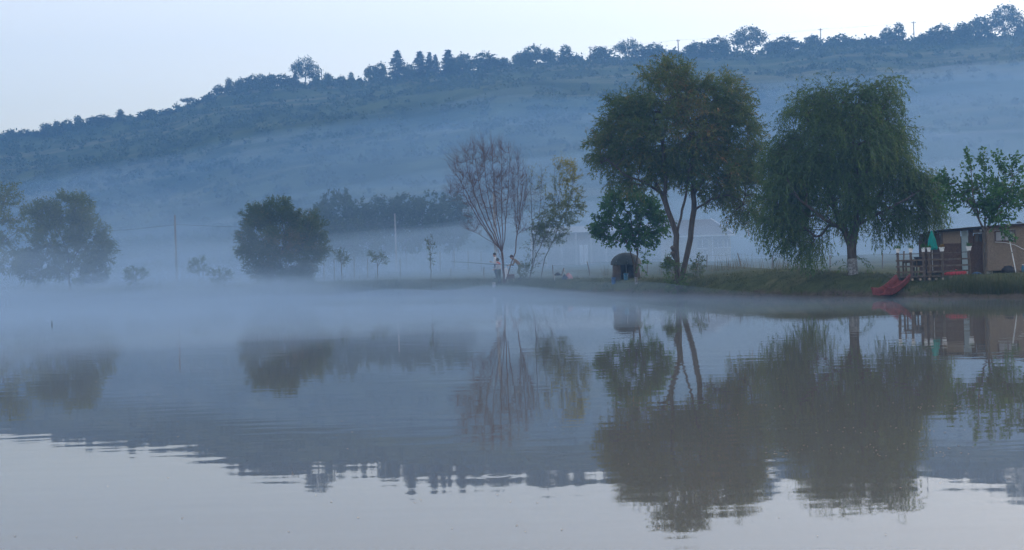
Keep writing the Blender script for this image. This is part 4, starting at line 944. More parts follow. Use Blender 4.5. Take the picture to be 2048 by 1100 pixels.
# loose things by the cabin
a, b = at(2016, 466, 59.4), at(2032, 548, 59.0); b.z = zl(b.x, b.y)
t = thing('white_pole', 'thin white pole leaning against the curtained cabin window', 'pole', tuple(b))
part(MB().tube([b, (a + b) / 2, a], [.022, .02, .016], 8), 'shaft', M['white'], t)
m_ = a.lerp(b, .5); part(MB().tube([m_ + (b - a) * .008, m_ - (b - a) * .008], .026, 8), 'joint_collar', M['dark'], t)
p = at(2018, 546, 59.7); heap('bag', 'black bag slumped on the ground beside the white pole', 'bag', (p.x, 59.8, zl(p.x, 59.8) - .02), (.62, .5, .3), M['dark'], 604)
p = at(2039, 546, 59.6); heap('sack', 'small brown sack between the black bag and the pale bottle', 'sack', (p.x, 59.6, zl(p.x, 59.6) - .02), (.24, .22, .17), M['osb'], 605)
p = at(2046, 545, 59.4); z_ = zl(p.x, 59.4)
t = thing('bottle', 'pale blue water bottle at the right frame edge by the cabin', 'bottle', (p.x, 59.4, z_))
part(MB().lathe((p.x, 59.4, z_), [(.06, 0), (.07, .03), (.07, .2), (.03, .26), (.025, .3)], 12), 'body', M['cyan'], t); part(MB().lathe((p.x, 59.4, z_ + .3), [(.03, 0), (.03, .03)], 10), 'lid', M['white'], t)
ps = [at(1990, 484, Y2 - .06), at(2010, 485, Y2 - .1), at(2030, 490, Y2 - .15), at(2048, 499, Y2 - .2), at(2075, 520, Y2 - .3)]
tag(MB().tube(ps, .012, 6).build('cable', M['white']), 'thin pale cable sagging across the cabin wall below the curtained window', 'cable')
a, b = at(2034, 500, 59.9), at(2046, 540, 59.7); tag(MB().tube([b, a], .008, 5).build('thin_rod', M['wood_grey']), 'thin grey rod leaning on the cabin wall at the right edge', 'rod')

# ------------------------------------------------------------------ dome shelter and buckets
SY = 80.0; p = gp(1253, 560, SY); c = Vector((p.x, SY, p.z)); zt = at(1250, 505, SY).z; zrim = at(1240, 529, SY).z; rr = 31 * SY / F
t = thing('fishing_shelter', 'brown round fishing tent under a dark umbrella dome behind the small mulberry', 'tent', tuple(c))
n_ = 24; mb = MB(); vs_ = []; fs = []; rings = 8
for i in range(rings):
    th = math.pi / 2 * i / (rings - 1)
    for j in range(n_):
        a = 2 * math.pi * j / n_; sc = (1 - .07 * (j % 3 != 0) * math.cos(th)); vs_.append((c.x + rr * math.cos(a) * math.cos(th) * sc, c.y + rr * math.sin(a) * math.cos(th) * sc, zrim + (zt - zrim) * math.sin(th) - (.03 if i == 0 and j % 3 else 0)))
for i in range(rings - 1):
    for j in range(n_): fs.append((i * n_ + j, i * n_ + (j + 1) % n_, (i + 1) * n_ + (j + 1) % n_, (i + 1) * n_ + j))
mb.add(vs_, fs); dome = part(mb, 'canopy', M['tent_green'], t, True)
part(MB().tube([(c.x, c.y, zt - .02), (c.x, c.y, zt + .06)], .015, 6), 'tip', M['metal'], t)
for k in range(8):
    a = 2 * math.pi * k / 8; part(MB().tube([(c.x + rr * math.cos(a) * math.cos(th_), c.y + rr * math.sin(a) * math.cos(th_), zrim + (zt - zrim) * math.sin(th_) - .012) for th_ in np.linspace(0, 1.5, 6)], .007, 4), 'rib', M['metal'], t)
mb = MB(); vs_ = []; fs = []; rw = rr * .87; A0, A1 = math.radians(-62), math.radians(242); n_ = 26   # wall open towards the water
for i in range(n_ + 1):
    a = A0 + (A1 - A0) * i / n_; w_ = rw * (1 + .025 * math.sin(i * 2.3))
    for (q, z) in ((1.06, c.z - .05), (1.0, (c.z + zrim) / 2), (.97, zrim + .12)):
        for o_ in (0, .02): vs_.append((c.x + w_ * (q - o_) * math.cos(a), c.y + w_ * (q - o_) * math.sin(a), z))
for i in range(n_):
    b0, b1 = i * 6, i * 6 + 6
    for (u, v) in ((0, 2), (2, 4)): fs += [(b0 + u, b1 + u, b1 + v, b0 + v), (b0 + u + 1, b0 + v + 1, b1 + v + 1, b1 + u + 1)]
    fs += [(b0 + 4, b1 + 4, b1 + 5, b0 + 5), (b0, b0 + 1, b1 + 1, b1)]
fs += [(0, 2, 3, 1), (2, 4, 5, 3), (n_ * 6, n_ * 6 + 1, n_ * 6 + 3, n_ * 6 + 2), (n_ * 6 + 2, n_ * 6 + 3, n_ * 6 + 5, n_ * 6 + 4)]
mb.add(vs_, fs); part(mb, 'side_wall', M['tent_brown'], t, True)
part(MB().tube([(c.x, c.y, c.z - .05), (c.x, c.y, zt - .03)], .015, 6), 'pole', M['metal'], t)
def bucket(px, py, Y, label, m, h=.34, r=.17):
    q = gp(px, py, Y); t = thing('bucket', label, 'bucket', tuple(q), 0)
    MB().lathe((0, 0, -.02), [(r * .8, 0), (r * .85, .03), (r, h), (r * 1.06, h), (r * 1.06, h + .02), (r * .93, h + .02), (r * .8, .04)], 16).build('body', m, t)
    MB().tube([(r * math.cos(a), -r * .5 * math.sin(a) - .05, h * .9 - .12 * math.sin(a)) for a in np.linspace(0, math.pi, 9)], .006, 5).build('handle', M['metal'], t)
bucket(1227, 562, 79.0, 'dark blue bucket at the left side of the dome shelter', M['blue'], .36, .12); bucket(1252, 562, 78.6, 'lighter blue bucket in the doorway of the dome shelter', M['cyan'], .36, .13)
q = gp(1243, 556, 79.6); heap('bag', 'dark bag inside the dome shelter', 'bag', (q.x, 80.0, q.z - .02), (.5, .4, .35), M['dark'], 606)
q = gp(1262, 556, 79.6); heap('blanket', 'dull red blanket bundle inside the dome shelter', 'blanket', (q.x, 80.2, q.z - .02), (.45, .4, .42), M['tent_brown'], 607)

# ------------------------------------------------------------------ folding chair with bags on the bank
LY = 88.5; q = gp(1120, 558, LY); z0 = q.z
t = thing('folding_chair', 'low folding chair with tilted back on the open bank', 'chair', tuple(q))
x0, x1 = at(1109, 550, LY).x, at(1124, 550, LY).x; zs = z0 + .3
part(MB().box(((x0 + x1) / 2, LY, zs), (x1 - x0, .5, .05)), 'seat', M['dark'], t)
tp = at(1128, 536, LY); part(MB().beam((x1 - .02, LY, zs), (tp.x, LY, tp.z + .0), .5, .045), 'backrest', M['wood_grey'], t)
for sy in (-.22, .22):
    part(MB().tube([(x0 + .03, LY + sy, zs), (x0 - .02, LY + sy, z0 - .02)], .018, 6), 'leg', M['metal'], t); part(MB().tube([(x1 - .03, LY + sy, zs), (x1 + .06, LY + sy, z0 - .02)], .018, 6), 'leg', M['metal'], t)
    part(MB().tube([(tp.x - .02, LY + sy, tp.z - .05), (tp.x + .12, LY + sy, z0 + .18)], .012, 5), 'strut', M['metal'], t)
heap('hat', 'dark round hat lying on the seat of the folding chair', 'hat', ((x0 + x1) / 2 - .03, LY, zs + .02), (.32, .34, .14), M['dark'], 608)
q = gp(1129, 557, LY - .2); heap('bag', 'blue bag on the grass between the folding chair and the pink bag', 'bag', (q.x, LY - .2, q.z - .02), (.36, .3, .3), M['jeans'], 609)
q = gp(1137, 557, LY); heap('plastic_bag', 'pink plastic bag on the grass right of the folding chair', 'bag', (q.x, LY, q.z - .02), (.5, .4, .42), M['pink'], 610)

# ------------------------------------------------------------------ fences
def fence(name, label, posts, wires, m, r=.035):
    b0 = posts[0]; root = thing(name, label, 'fence', (b0[0].x, b0[0].y, zl(b0[0].x, b0[0].y)))
    for (a, b) in posts:
        mid = (a + b) / 2 + Vector((random.uniform(-.015, .015), 0, 0)); part(MB().tube([a - Vector((0, 0, .2)), mid, b], [r * 1.1, r, r * .9], 7), 'post', m, root)
    for u in wires:
        for (a, b), (c_, d_) in zip(posts[:-1], posts[1:]):
            P0, P1 = a.lerp(b, u), c_.lerp(d_, u); part(MB().tube([P0, (P0 + P1) / 2 - Vector((0, 0, .04)), P1], .0045, 4), 'wire', M['wood_grey'], root)
    return root
def fpost(px, top, bot, Y, dxt=0):
    a = at(px, bot, Y); a.z = zl(a.x, a.y); b = at(px + dxt, top, Y); return (a, b)
FY = 90.5
fence('wire_fence', 'wire fence on bent wooden posts crossing the meadow behind the trees', [fpost(902, 537, 560, 112), fpost(968, 534, 558, 105), fpost(1107, 530, 557, 97, -2), fpost(1181, 523, 556, 94, -7), fpost(1295, 518, 555, FY, -1), fpost(1414, 509, 551, FY - 4), fpost(1482, 506, 549, FY - 6, -7), fpost(1545, 512, 548, FY - 7), fpost(1660, 510, 548, FY - 9), fpost(1765, 506, 548, FY - 11), fpost(1850, 505, 548, FY - 13), fpost(2060, 500, 548, FY - 15)], [.45, .93], M['wood_grey'])
fence('stake_fence', 'row of thin grey stakes right of the big round bush', [fpost(648, 521, 548, 116), fpost(668, 518, 548, 116), fpost(708, 513, 546, 117), fpost(735, 517, 546, 117), fpost(800, 518, 548, 117)], [.9], M['wood_grey'], .03)
fence('pole_row', 'row of faint tall stakes in the fog left of the leafless tree', [fpost(880, 503, 530, 145), fpost(908, 502, 530, 145), fpost(936, 502, 530, 145), fpost(962, 502, 530, 145)], [.95], M['wood_grey'], .04)

# ------------------------------------------------------------------ utility poles and wires
def upole(px, top, bot, Y, label, m, r=.11, arm=True, group='utility poles'):
    a = at(px, bot, Y); a.z = zl(a.x, a.y); b = at(px - (bot - top) * .0325, top, Y)
    root = thing('utility_pole', label, 'pole', tuple(a), 0, group)
    part(MB().tube([a - Vector((0, 0, .5)), b], [r * 1.25, r * .8], 9), 'pole', m, root)
    L = []
    if arm:
        w = .85; zb = b.z - .5
        ar = part(MB().box((b.x, b.y, zb), (w * 2, .14, .16)), 'crossarm', m, root)
        for q in (-w + .08, 0, w - .08):
            zz = zb + .08 if q else b.z; part(MB().lathe((b.x + q, b.y, zz), [(.04, 0), (.07, .06), (.05, .16), (.02, .24)], 8), 'insulator', M['white'], root); L.append(Vector((b.x + q, b.y, zz + .2)))
    else: L = [b]
    return L
def wire(A, B, label, sag=.02, r=.012, group=None):
    n = 12; d = (B - A).length
    tag(MB().tube([A.lerp(B, i / n) - Vector((0, 0, sag * d * 4 * (i / n) * (1 - i / n))) for i in range(n + 1)], r, 4).build('overhead_wire', M['dark']), label, 'wire', group)
p1 = upole(353, 430, 535, 150, 'wooden utility pole in the mist between the left trees and the round bush', M['wood_grey'], arm=False)
p2 = upole(792, 427, 505, 178, 'faint pale utility pole in front of the misty tree row', M['concrete'], arm=False)
p3 = upole(992, 385, 530, 132, 'grey utility pole right behind the leafless tree', M['concrete'], .13, arm=False)
wire(at(60, 470, 140), at(351, 449, 150), 'overhead wire running left from the left utility pole', .012, .02); wire(at(351, 449, 150), at(791, 446, 178), 'overhead wire between the left utility pole and the faint pale pole', .012, .02)
RPL = [(643, 139, 172), (1180, 93, 126), (1356, 79, 116), (1641, 57, 94), (1827, 43, 86), (2046, 36, 72)]
RP = []
for i, (px, a, b) in enumerate(RPL):
    RP.append(upole(px + (b - a) * .03, a, b, RY - 3, ['first ridge pole from the left, beside the big domed ridge tree', 'second ridge pole from the left, above the thin yellow willow', 'third ridge pole from the left, above the twin-stemmed willow', 'fourth ridge pole from the left, left of the weeping willow top', 'fifth ridge pole from the left, above the right side of the weeping willow', 'rightmost ridge pole, at the right frame edge'][i], M['wood_grey'], .2, i > 0, 'utility poles along the ridge'))
for i in range(1, 5):
    for k in (0, 2): wire(RP[i][k], RP[i + 1][k], '%s overhead wire between the %s and %s ridge poles' % ('left' if k == 0 else 'right', ['', 'second', 'third', 'fourth', 'fifth'][i], ['', 'third', 'fourth', 'fifth', 'rightmost'][i]), .008, .012, 'wires along the ridge')

# ------------------------------------------------------------------ buildings in the fog
HY = 150.0; a = at(1335, 474, HY); b = at(1468, 470, HY); zg = zl(b.x, HY); ze = (a.z + b.z) / 2; zk = at(1400, 437, HY).z; D = 7.0
house = thing('farmhouse', 'pale farmhouse fading in the fog behind the twin-stemmed willow', 'house', (a.x, HY, zg))
hx0, hx1 = a.x, b.x - .4
wins = [(at(1344, 480, HY).x, at(1358, 480, HY).x), (at(1394, 480, HY).x, at(1416, 480, HY).x), (at(1428, 480, HY).x, at(1444, 480, HY).x), (at(1449, 480, HY).x, at(1461, 480, HY).x)]
wz0, wz1 = at(1430, 495, HY).z, at(1430, 479, HY).z
mb = MB(); mb.box(((hx0 + hx1) / 2, HY + D / 2, (zg + wz0) / 2 - .2), (hx1 - hx0, D, wz0 - zg + .4)); mb.box(((hx0 + hx1) / 2, HY + D / 2, (wz1 + ze) / 2), (hx1 - hx0, D, ze - wz1))
xs_ = [hx0] + [v for w in wins for v in w] + [hx1]
for i in range(0, len(xs_), 2): mb.box(((xs_[i] + xs_[i + 1]) / 2, HY + D / 2, (wz0 + wz1) / 2), (xs_[i + 1] - xs_[i], D, wz1 - wz0))
tag(part(mb, 'wall', M['plaster'], house))
for (u, v) in wins:
    w = part(MB().box(((u + v) / 2, HY + .16, (wz0 + wz1) / 2), (v - u, .04, wz1 - wz0)), 'window', M['curtain'], house)
    MB().box(((u + v) / 2, HY + .11, (wz0 + wz1) / 2), (.06, .05, wz1 - wz0)).build('mullion', M['white'], w); MB().box(((u + v) / 2, HY - .06, wz0 - .04), (v - u + .2, .16, .07)).build('sill', M['white'], w)
mb = MB(); ov = .45
v = [(hx0 - ov, HY - ov, ze + .02), (hx1 + ov, HY - ov, ze + .02), (hx1 - 1.5, HY + D / 2, zk), (hx0 - ov, HY + D / 2, zk), (hx1 + ov, HY + D + ov, ze + .02), (hx0 - ov, HY + D + ov, ze + .02)]
mb.add(v, [(0, 1, 2, 3), (1, 4, 2), (3, 2, 4, 5), (0, 3, 5), (0, 5, 4, 1)]); rf = part(mb, 'roof', M['tile_roof'], house)
part(MB().beam((hx0 - ov, HY - ov - .06, ze), (hx1 + ov, HY - ov - .06, ze), .12, .14), 'gutter', M['white'], house)
part(MB().tube([(hx1 + ov, HY - ov, ze + .08), (hx1 - 1.5, HY + D / 2, zk + .06)], .07, 6), 'hip_ridge', M['roof_sheet'], house)
part(MB().tube([(wins[2][1] - 1.05, HY - .1, ze - .1), (wins[2][1] - 1.05, HY - .1, zg)], .05, 6), 'downpipe', M['white'], house)
GY = 172.0; g0, g1 = at(1062, 456, GY), at(1330, 456, GY); zg = zl(g0.x, GY); zt = at(1170, 455, GY).z; ze = at(1170, 466, GY).z; D = 9.0
shed = thing('long_shed', 'long pale-roofed farm shed fading in the fog behind the small mulberry', 'shed', (g0.x, GY, zg))
nbay = 9; bw = (g1.x - g0.x) / nbay
for i in range(nbay):
    x = g0.x + bw * (i + .5)
    part(MB().box((x, GY + .1, (zg + ze) / 2), (bw - .12, .16, ze - zg + .2)), 'wall_panel', M['concrete'], shed)
    part(MB().box((x - bw / 2, GY - .02, (zg + ze) / 2), (.22, .3, ze - zg + .2)), 'column', M['plaster'], shed)
    part(MB().add([(x - bw / 2, GY - .5, ze + .1), (x + bw / 2 - .02, GY - .5, ze + .1), (x + bw / 2 - .02, GY + D / 2, zt + .3), (x - bw / 2, GY + D / 2, zt + .3), (x - bw / 2, GY - .5, ze + .04), (x + bw / 2 - .02, GY - .5, ze + .04), (x + bw / 2 - .02, GY + D / 2, zt + .24), (x - bw / 2, GY + D / 2, zt + .24)],
        [(0, 1, 2, 3), (7, 6, 5, 4), (0, 4, 5, 1), (1, 5, 6, 2), (2, 6, 7, 3), (3, 7, 4, 0)]), 'roof_sheet', M['shed_roof'], shed)
part(MB().box(((g0.x + g1.x) / 2, GY + D, (zg + ze) / 2), (g1.x - g0.x, .2, ze - zg)), 'back_wall', M['concrete'], shed)
part(MB().add([(g0.x, GY + D / 2, zt + .3), (g1.x, GY + D / 2, zt + .3), (g1.x, GY + D + .5, ze), (g0.x, GY + D + .5, ze), (g0.x, GY + D / 2, zt + .24), (g1.x, GY + D / 2, zt + .24), (g1.x, GY + D + .5, ze - .06), (g0.x, GY + D + .5, ze - .06)],
    [(0, 1, 2, 3), (7, 6, 5, 4), (0, 4, 5, 1), (1, 5, 6, 2), (2, 6, 7, 3), (3, 7, 4, 0)]), 'back_roof', M['shed_roof'], shed)
for px in (1163, 1172): 
    x = at(px, 505, GY).x; part(MB().box((x, GY - .06, zg + 1.3), (.45, .08, 2.4)), 'door', M['white'], shed)

# ------------------------------------------------------------------ people
def person(label, base, joints, edges, regions, mats, heading=math.pi):
    """one skinned body; joints: name -> (forward, left, up, radius); regions: list of (joint names, material slot)"""
    names = list(joints); idx = {n: i for i, n in enumerate(names)}
    me = bpy.data.meshes.new('person'); me.from_pydata([joints[n][:3] for n in names], [(idx[a], idx[b]) for a, b in edges], [])
    ob = bpy.data.objects.new('person_skeleton', me); COL.objects.link(ob)
    md = ob.modifiers.new('skin', 'SKIN'); md.use_smooth_shade = True
    sv = me.skin_vertices[0].data
    for n in names: sv[idx[n]].radius = (joints[n][3],) * 2
    sv[idx['pelvis']].use_root = True
    sb = ob.modifiers.new('sub', 'SUBSURF'); sb.levels = 2; sb.render_levels = 2
    dg = bpy.context.evaluated_depsgraph_get(); m2 = bpy.data.meshes.new_from_object(ob.evaluated_get(dg)); bpy.data.objects.remove(ob)
    m2.materials.clear()
    for mm in mats: m2.materials.append(mm)
    segs = []
    reg = {}
    for nm, sl in regions:
        for q in nm: reg[q] = sl
    A = np.array([joints[n][:3] for n in names]); sl = np.array([reg[n] for n in names]); rad = np.array([joints[n][3] for n in names])
    cs = np.array([p_.center[:] for p_ in m2.polygons])
    dist = np.linalg.norm(cs[:, None] - A[None], axis=2) - rad[None] * .6
    m2.polygons.foreach_set('material_index', sl[np.argmin(dist, 1)].astype(np.int32)); m2.polygons.foreach_set('use_smooth', np.ones(len(m2.polygons), bool))
    m2.name = 'person'
    o = bpy.data.objects.new('person', m2); COL.objects.link(o); o.location = base; o.rotation_euler = (0, 0, heading)
    return tag(o, label, 'person', 'people fishing by the leafless tree')
def body(lean=0.0, armL=None, armR=None, hips=.93, kneef=.05, stoop=0.0):
    """forward lean in metres at the neck; arms: (elbow, wrist) offsets"""
    def sp(u, z): return lean * u * u
    J = {'pelvis': (0, 0, hips, .15), 'waist': (sp(.4, 0), 0, hips + .18, .135), 'chest': (sp(.75, 0), 0, hips + .38 - stoop * .5, .155), 'neckbase': (sp(.95, 0), 0, hips + .52 - stoop * .8, .085), 'neck': (lean * 1.08, 0, hips + .58 - stoop, .06),
         'jaw': (lean * 1.2 + .03, 0, hips + .65 - stoop, .075), 'skull': (lean * 1.25 + .02, 0, hips + .73 - stoop, .098), 'crown': (lean * 1.25, 0, hips + .8 - stoop, .075), 'nose': (lean * 1.25 + .13, 0, hips + .70 - stoop, .018)}
    E = [('pelvis', 'waist'), ('waist', 'chest'), ('chest', 'neckbase'), ('neckbase', 'neck'), ('neck', 'jaw'), ('jaw', 'skull'), ('skull', 'crown'), ('skull', 'nose')]
    for s_, n in ((1, 'L'), (-1, 'R')):
        J['ear' + n] = (lean * 1.25, s_ * .105, hips + .72 - stoop, .02); E.append(('skull', 'ear' + n))
        J['hip' + n] = (0, s_ * .1, hips - .06, .105); J['knee' + n] = (kneef * (1 if n == 'L' else .4), s_ * .12, hips * .53, .068); J['calf' + n] = (-.01 * s_, s_ * .125, hips * .36, .062); J['ankle' + n] = (-.03, s_ * .13, .09, .042); J['toe' + n] = (.16, s_ * .15, .035, .036)
        E += [('pelvis', 'hip' + n), ('hip' + n, 'knee' + n), ('knee' + n, 'calf' + n), ('calf' + n, 'ankle' + n), ('ankle' + n, 'toe' + n)]
        sh = (lean * .78, s_ * .19, hips + .44 - stoop * .7); J['shoulder' + n] = sh + (.075,); E.append(('chest', 'shoulder' + n))
        el, wr = (armL if n == 'L' else armR)
        J['elbow' + n] = (sh[0] + el[0], sh[1] + s_ * el[1], sh[2] + el[2], .052); w = (J['elbow' + n][0] + wr[0], J['elbow' + n][1] + s_ * wr[1], J['elbow' + n][2] + wr[2]); J['wrist' + n] = w + (.033,)
        dv = Vector(wr).normalized(); dv.y *= s_; palm = Vector(w) + dv * .07; J['palm' + n] = tuple(palm) + (.036,)
        E += [('shoulder' + n, 'elbow' + n), ('elbow' + n, 'wrist' + n), ('wrist' + n, 'palm' + n)]
        sdv = dv.cross(Vector((0, 0, 1)) if abs(dv.z) < .8 else Vector((1, 0, 0))).normalized(); dn = dv.cross(sdv)
        for k, (off, ln) in enumerate([(-.03, .075), (-.01, .085), (.01, .08), (.03, .062)]):
            m_ = palm + dv * ln * .55 + sdv * off; e_ = palm + dv * ln * .8 + sdv * off + dn * (-.03)
            J['finger%d%s' % (k, n)] = tuple(m_) + (.0095,); J['tip%d%s' % (k, n)] = tuple(e_) + (.008,)
            E += [('palm' + n, 'finger%d%s' % (k, n)), ('finger%d%s' % (k, n), 'tip%d%s' % (k, n))]
        th_ = Vector(w) + dv * .05 - sdv * .055; J['thumb' + n] = tuple(th_) + (.011,); E.append(('palm' + n, 'thumb' + n))
    return J, E
def regs(J):
    skin = [n for n in J if n.startswith(('palm', 'finger', 'tip', 'thumb', 'wrist', 'neck', 'jaw', 'skull', 'crown', 'nose', 'ear')) and n != 'neckbase']
    shirt = ['waist', 'chest', 'neckbase', 'shoulderL', 'shoulderR', 'elbowL', 'elbowR']; legs = [n for n in J if n.startswith(('hip', 'knee', 'calf', 'pelvis'))]; shoe = [n for n in J if n.startswith(('ankle', 'toe'))]
    return [(skin, 0), (shirt, 1), (legs, 2), (shoe, 3)]
def headgear(o, J, m, name, brim=False, long=False):
    c_ = Vector(J['skull'][:3]); mb = MB()
    vs_ = []; fs = []; n_ = 14; rings = 6; lo = -.35 if not long else -.75
    for i in range(rings):
        th = lo + (math.pi / 2 - lo) * i / (rings - 1)
        for j in range(n_):
            a = 2 * math.pi * j / n_; back = (1.0 if math.cos(a) < .35 or th > .25 or brim else .82)
            vs_.append(c_ + Vector((.118 * math.cos(a) * math.cos(th) * back - .012, .112 * math.sin(a) * math.cos(th), .128 * math.sin(th) + .015)))
    for i in range(rings - 1):
        for j in range(n_): fs.append((i * n_ + j, i * n_ + (j + 1) % n_, (i + 1) * n_ + (j + 1) % n_, (i + 1) * n_ + j))
    mb.add(vs_, fs); h_ = mb.build(name, m, o, True)
    if brim: MB().add([c_ + Vector(v) for v in [(.08, -.08, .02), (.08, .08, .02), (.21, .06, .005), (.23, 0, .005), (.21, -.06, .005), (.08, -.08, .03), (.08, .08, .03), (.21, .06, .015), (.23, 0, .015), (.21, -.06, .015)]],
        [(4, 3, 2, 1, 0), (5, 6, 7, 8, 9), (0, 1, 6, 5), (1, 2, 7, 6), (2, 3, 8, 7), (3, 4, 9, 8), (4, 0, 5, 9)]).build('brim', m, h_)
    for s_ in (-1, 1): MB().lathe(c_ + Vector((.092, s_ * .036, -.01)), [(.004, -.008), (.012, 0), (.004, .008)], 8).build('eye', M['dark'], o)
# standing in a white shirt, behind
q = gp(993, 568, 98.5); J, E = body(.05, ((.05, .05, -.27), (.2, -.02, .06)), ((-.02, .06, -.28), (.1, .0, -.22)), hips=.98)
pa = person('person in a white shirt standing behind, nearest the utility pole', (q.x, q.y, q.z - .01), J, E, regs(J), [M['skin'], M['shirt_white'], M['jeans'], M['shoe']], math.radians(172)); headgear(pa, J, M['hair'], 'hair')
# standing in a pale shirt with an orange scarf, in front
q = gp(999, 574, 95.6); J, E = body(.06, ((.03, .05, -.27), (.2, -.04, -.08)), ((.0, .06, -.28), (.16, -.04, -.16)), hips=.9)
pb = person('dark-haired person with orange-red scarf and pale shirt left of the leafless trunk', (q.x, q.y, q.z - .01), J, E, regs(J), [M['skin'], M['shirt_pale'], M['trouser_teal'], M['shoe']], math.radians(150)); headgear(pb, J, M['hair'], 'hair', long=True)
c_ = Vector(J['neckbase'][:3]); mb = MB(); mb.lathe(c_ + Vector((0, 0, -.02)), [(.12, -.05), (.135, 0), (.115, .05), (.09, .07), (.08, .05)], 16); mb.box(c_ + Vector((-.06, -.12, -.2)), (.07, .09, .36), Matrix.Rotation(.1, 3, 'X')); mb.build('scarf', M['orange'], pb, True)
# stooping in a cap with the rod
q = gp(1041, 574, 95.4); J, E = body(.42, ((.1, .03, -.25), (.24, -.1, -.05)), ((.12, .03, -.24), (.2, -.1, -.03)), hips=.9, kneef=.14, stoop=.1)
pc = person('stooping angler in a peaked cap and brown jacket holding the rod', (q.x, q.y, q.z - .01), J, E, regs(J), [M['skin'], M['jacket'], M['trouser_green'], M['shoe']], math.radians(178)); headgear(pc, J, M['cap'], 'cap', brim=True)
bpy.context.view_layer.update()
hL = pc.matrix_world @ Vector(J['palmL'][:3]); hR = pc.matrix_world @ Vector(J['palmR'][:3]); hm = (hL + hR) / 2
tipp = at(903, 524, 93.8); dv = (tipp - hm).normalized()
t = thing('fishing_rod', 'long thin fishing rod pointing left from the stooping angler over the water', 'fishing rod', tuple(hm))
part(MB().tube([hm + dv * .2, hm.lerp(tipp, .4), hm.lerp(tipp, .7) + Vector((0, 0, .03)), tipp + Vector((0, 0, .02))], [.018, .014, .010, .006], 6), 'blank', M['dark'], t)
part(MB().tube([hm - dv * .35, hm + dv * .22], .024, 8), 'handle', M['dark'], t); part(MB().tube([hm + dv * .12 + Vector((0, -.04, -.06)), hm + dv * .12 + Vector((0, .04, -.06))], .04, 10), 'reel', M['metal'], t)
# tackle on the bank
q = gp(1022, 570, 95.0)
t = thing('tackle_box', 'dull red tackle box on legs between the trunk and the stooping angler', 'box', (q.x, 95.0, q.z))
part(MB().box((q.x, 95.0, q.z + .42), (.5, .34, .26)), 'body', M['osb_dark'], t); part(MB().box((q.x, 95.0, q.z + .57), (.52, .36, .035)), 'lid', M['red'], t)
for sx in (-.2, .2):
    for sy in (-.12, .12): part(MB().tube([(q.x + sx, 95.0 + sy, q.z - .03), (q.x + sx, 95.0 + sy, q.z + .3)], .014, 6), 'leg', M['metal'], t)
bucket(988, 572, 95.2, 'pale blue bucket at the feet of the person with the scarf', M['shirt_pale'], .36, .12)
q = gp(1013, 560, 98); heap('rucksack', 'pale rucksack behind the fork of the leafless trunk', 'rucksack', (q.x, 98, q.z), (.36, .3, .75), M['shirt_white'], 611)

# ------------------------------------------------------------------ floating things
w_ = water_pt(104, 650); t = thing('fishing_float', 'tiny dark fishing float on the misty water at the left', 'float', (w_.x, w_.y, 0))
MB().lathe((0, 0, -.03), [(.012, 0), (.035, .04), (.03, .1), (.012, .16)], 8).build('body', M['dark'], t); MB().tube([(0, 0, .1), (0.01, 0, .2)], .008, 5).build('antenna', M['dark'], t)
R_ = np.random.default_rng(700); fl = []
for _ in range(180):
    u = R_.uniform()
    px, py = (R_.uniform(1520, 1960), R_.choice([815, 862, 895, 905]) + R_.normal(0, 4)) if u < .55 else (R_.uniform(0, 2048), 600 + 480 * R_.uniform() ** .8)
    q = water_pt(px, py); fl.append((q.x, q.y))
mb = MB()
for (x, y) in fl:
    a = R_.uniform(0, 6.28); L_ = R_.uniform(.005, .012) * (1 + .03 * y); c1, s1 = math.cos(a) * L_, math.sin(a) * L_
    mb.add([(x - c1, y - s1, .004), (x + s1 * .5, y - c1 * .5, .006), (x + c1, y + s1, .004), (x - s1 * .5, y + c1 * .5, .007)], [(0, 1, 2, 3)])
tag(mb.build('floating_leaves', M['wood_end']), 'scattered specks of leaves and fluff floating on the lake', 'leaves', kind='stuff')


# ------------------------------------------------------------------ air: haze and mist
hz = MB(); hz.box((0, 296, 52), (960, 716, 116))
tag(hz.build('haze', volmat('haze_air', 0.00105, (0.21, 0.47, 0.87), 0.1)), 'thin blue morning haze filling the whole valley', 'haze', kind='stuff')

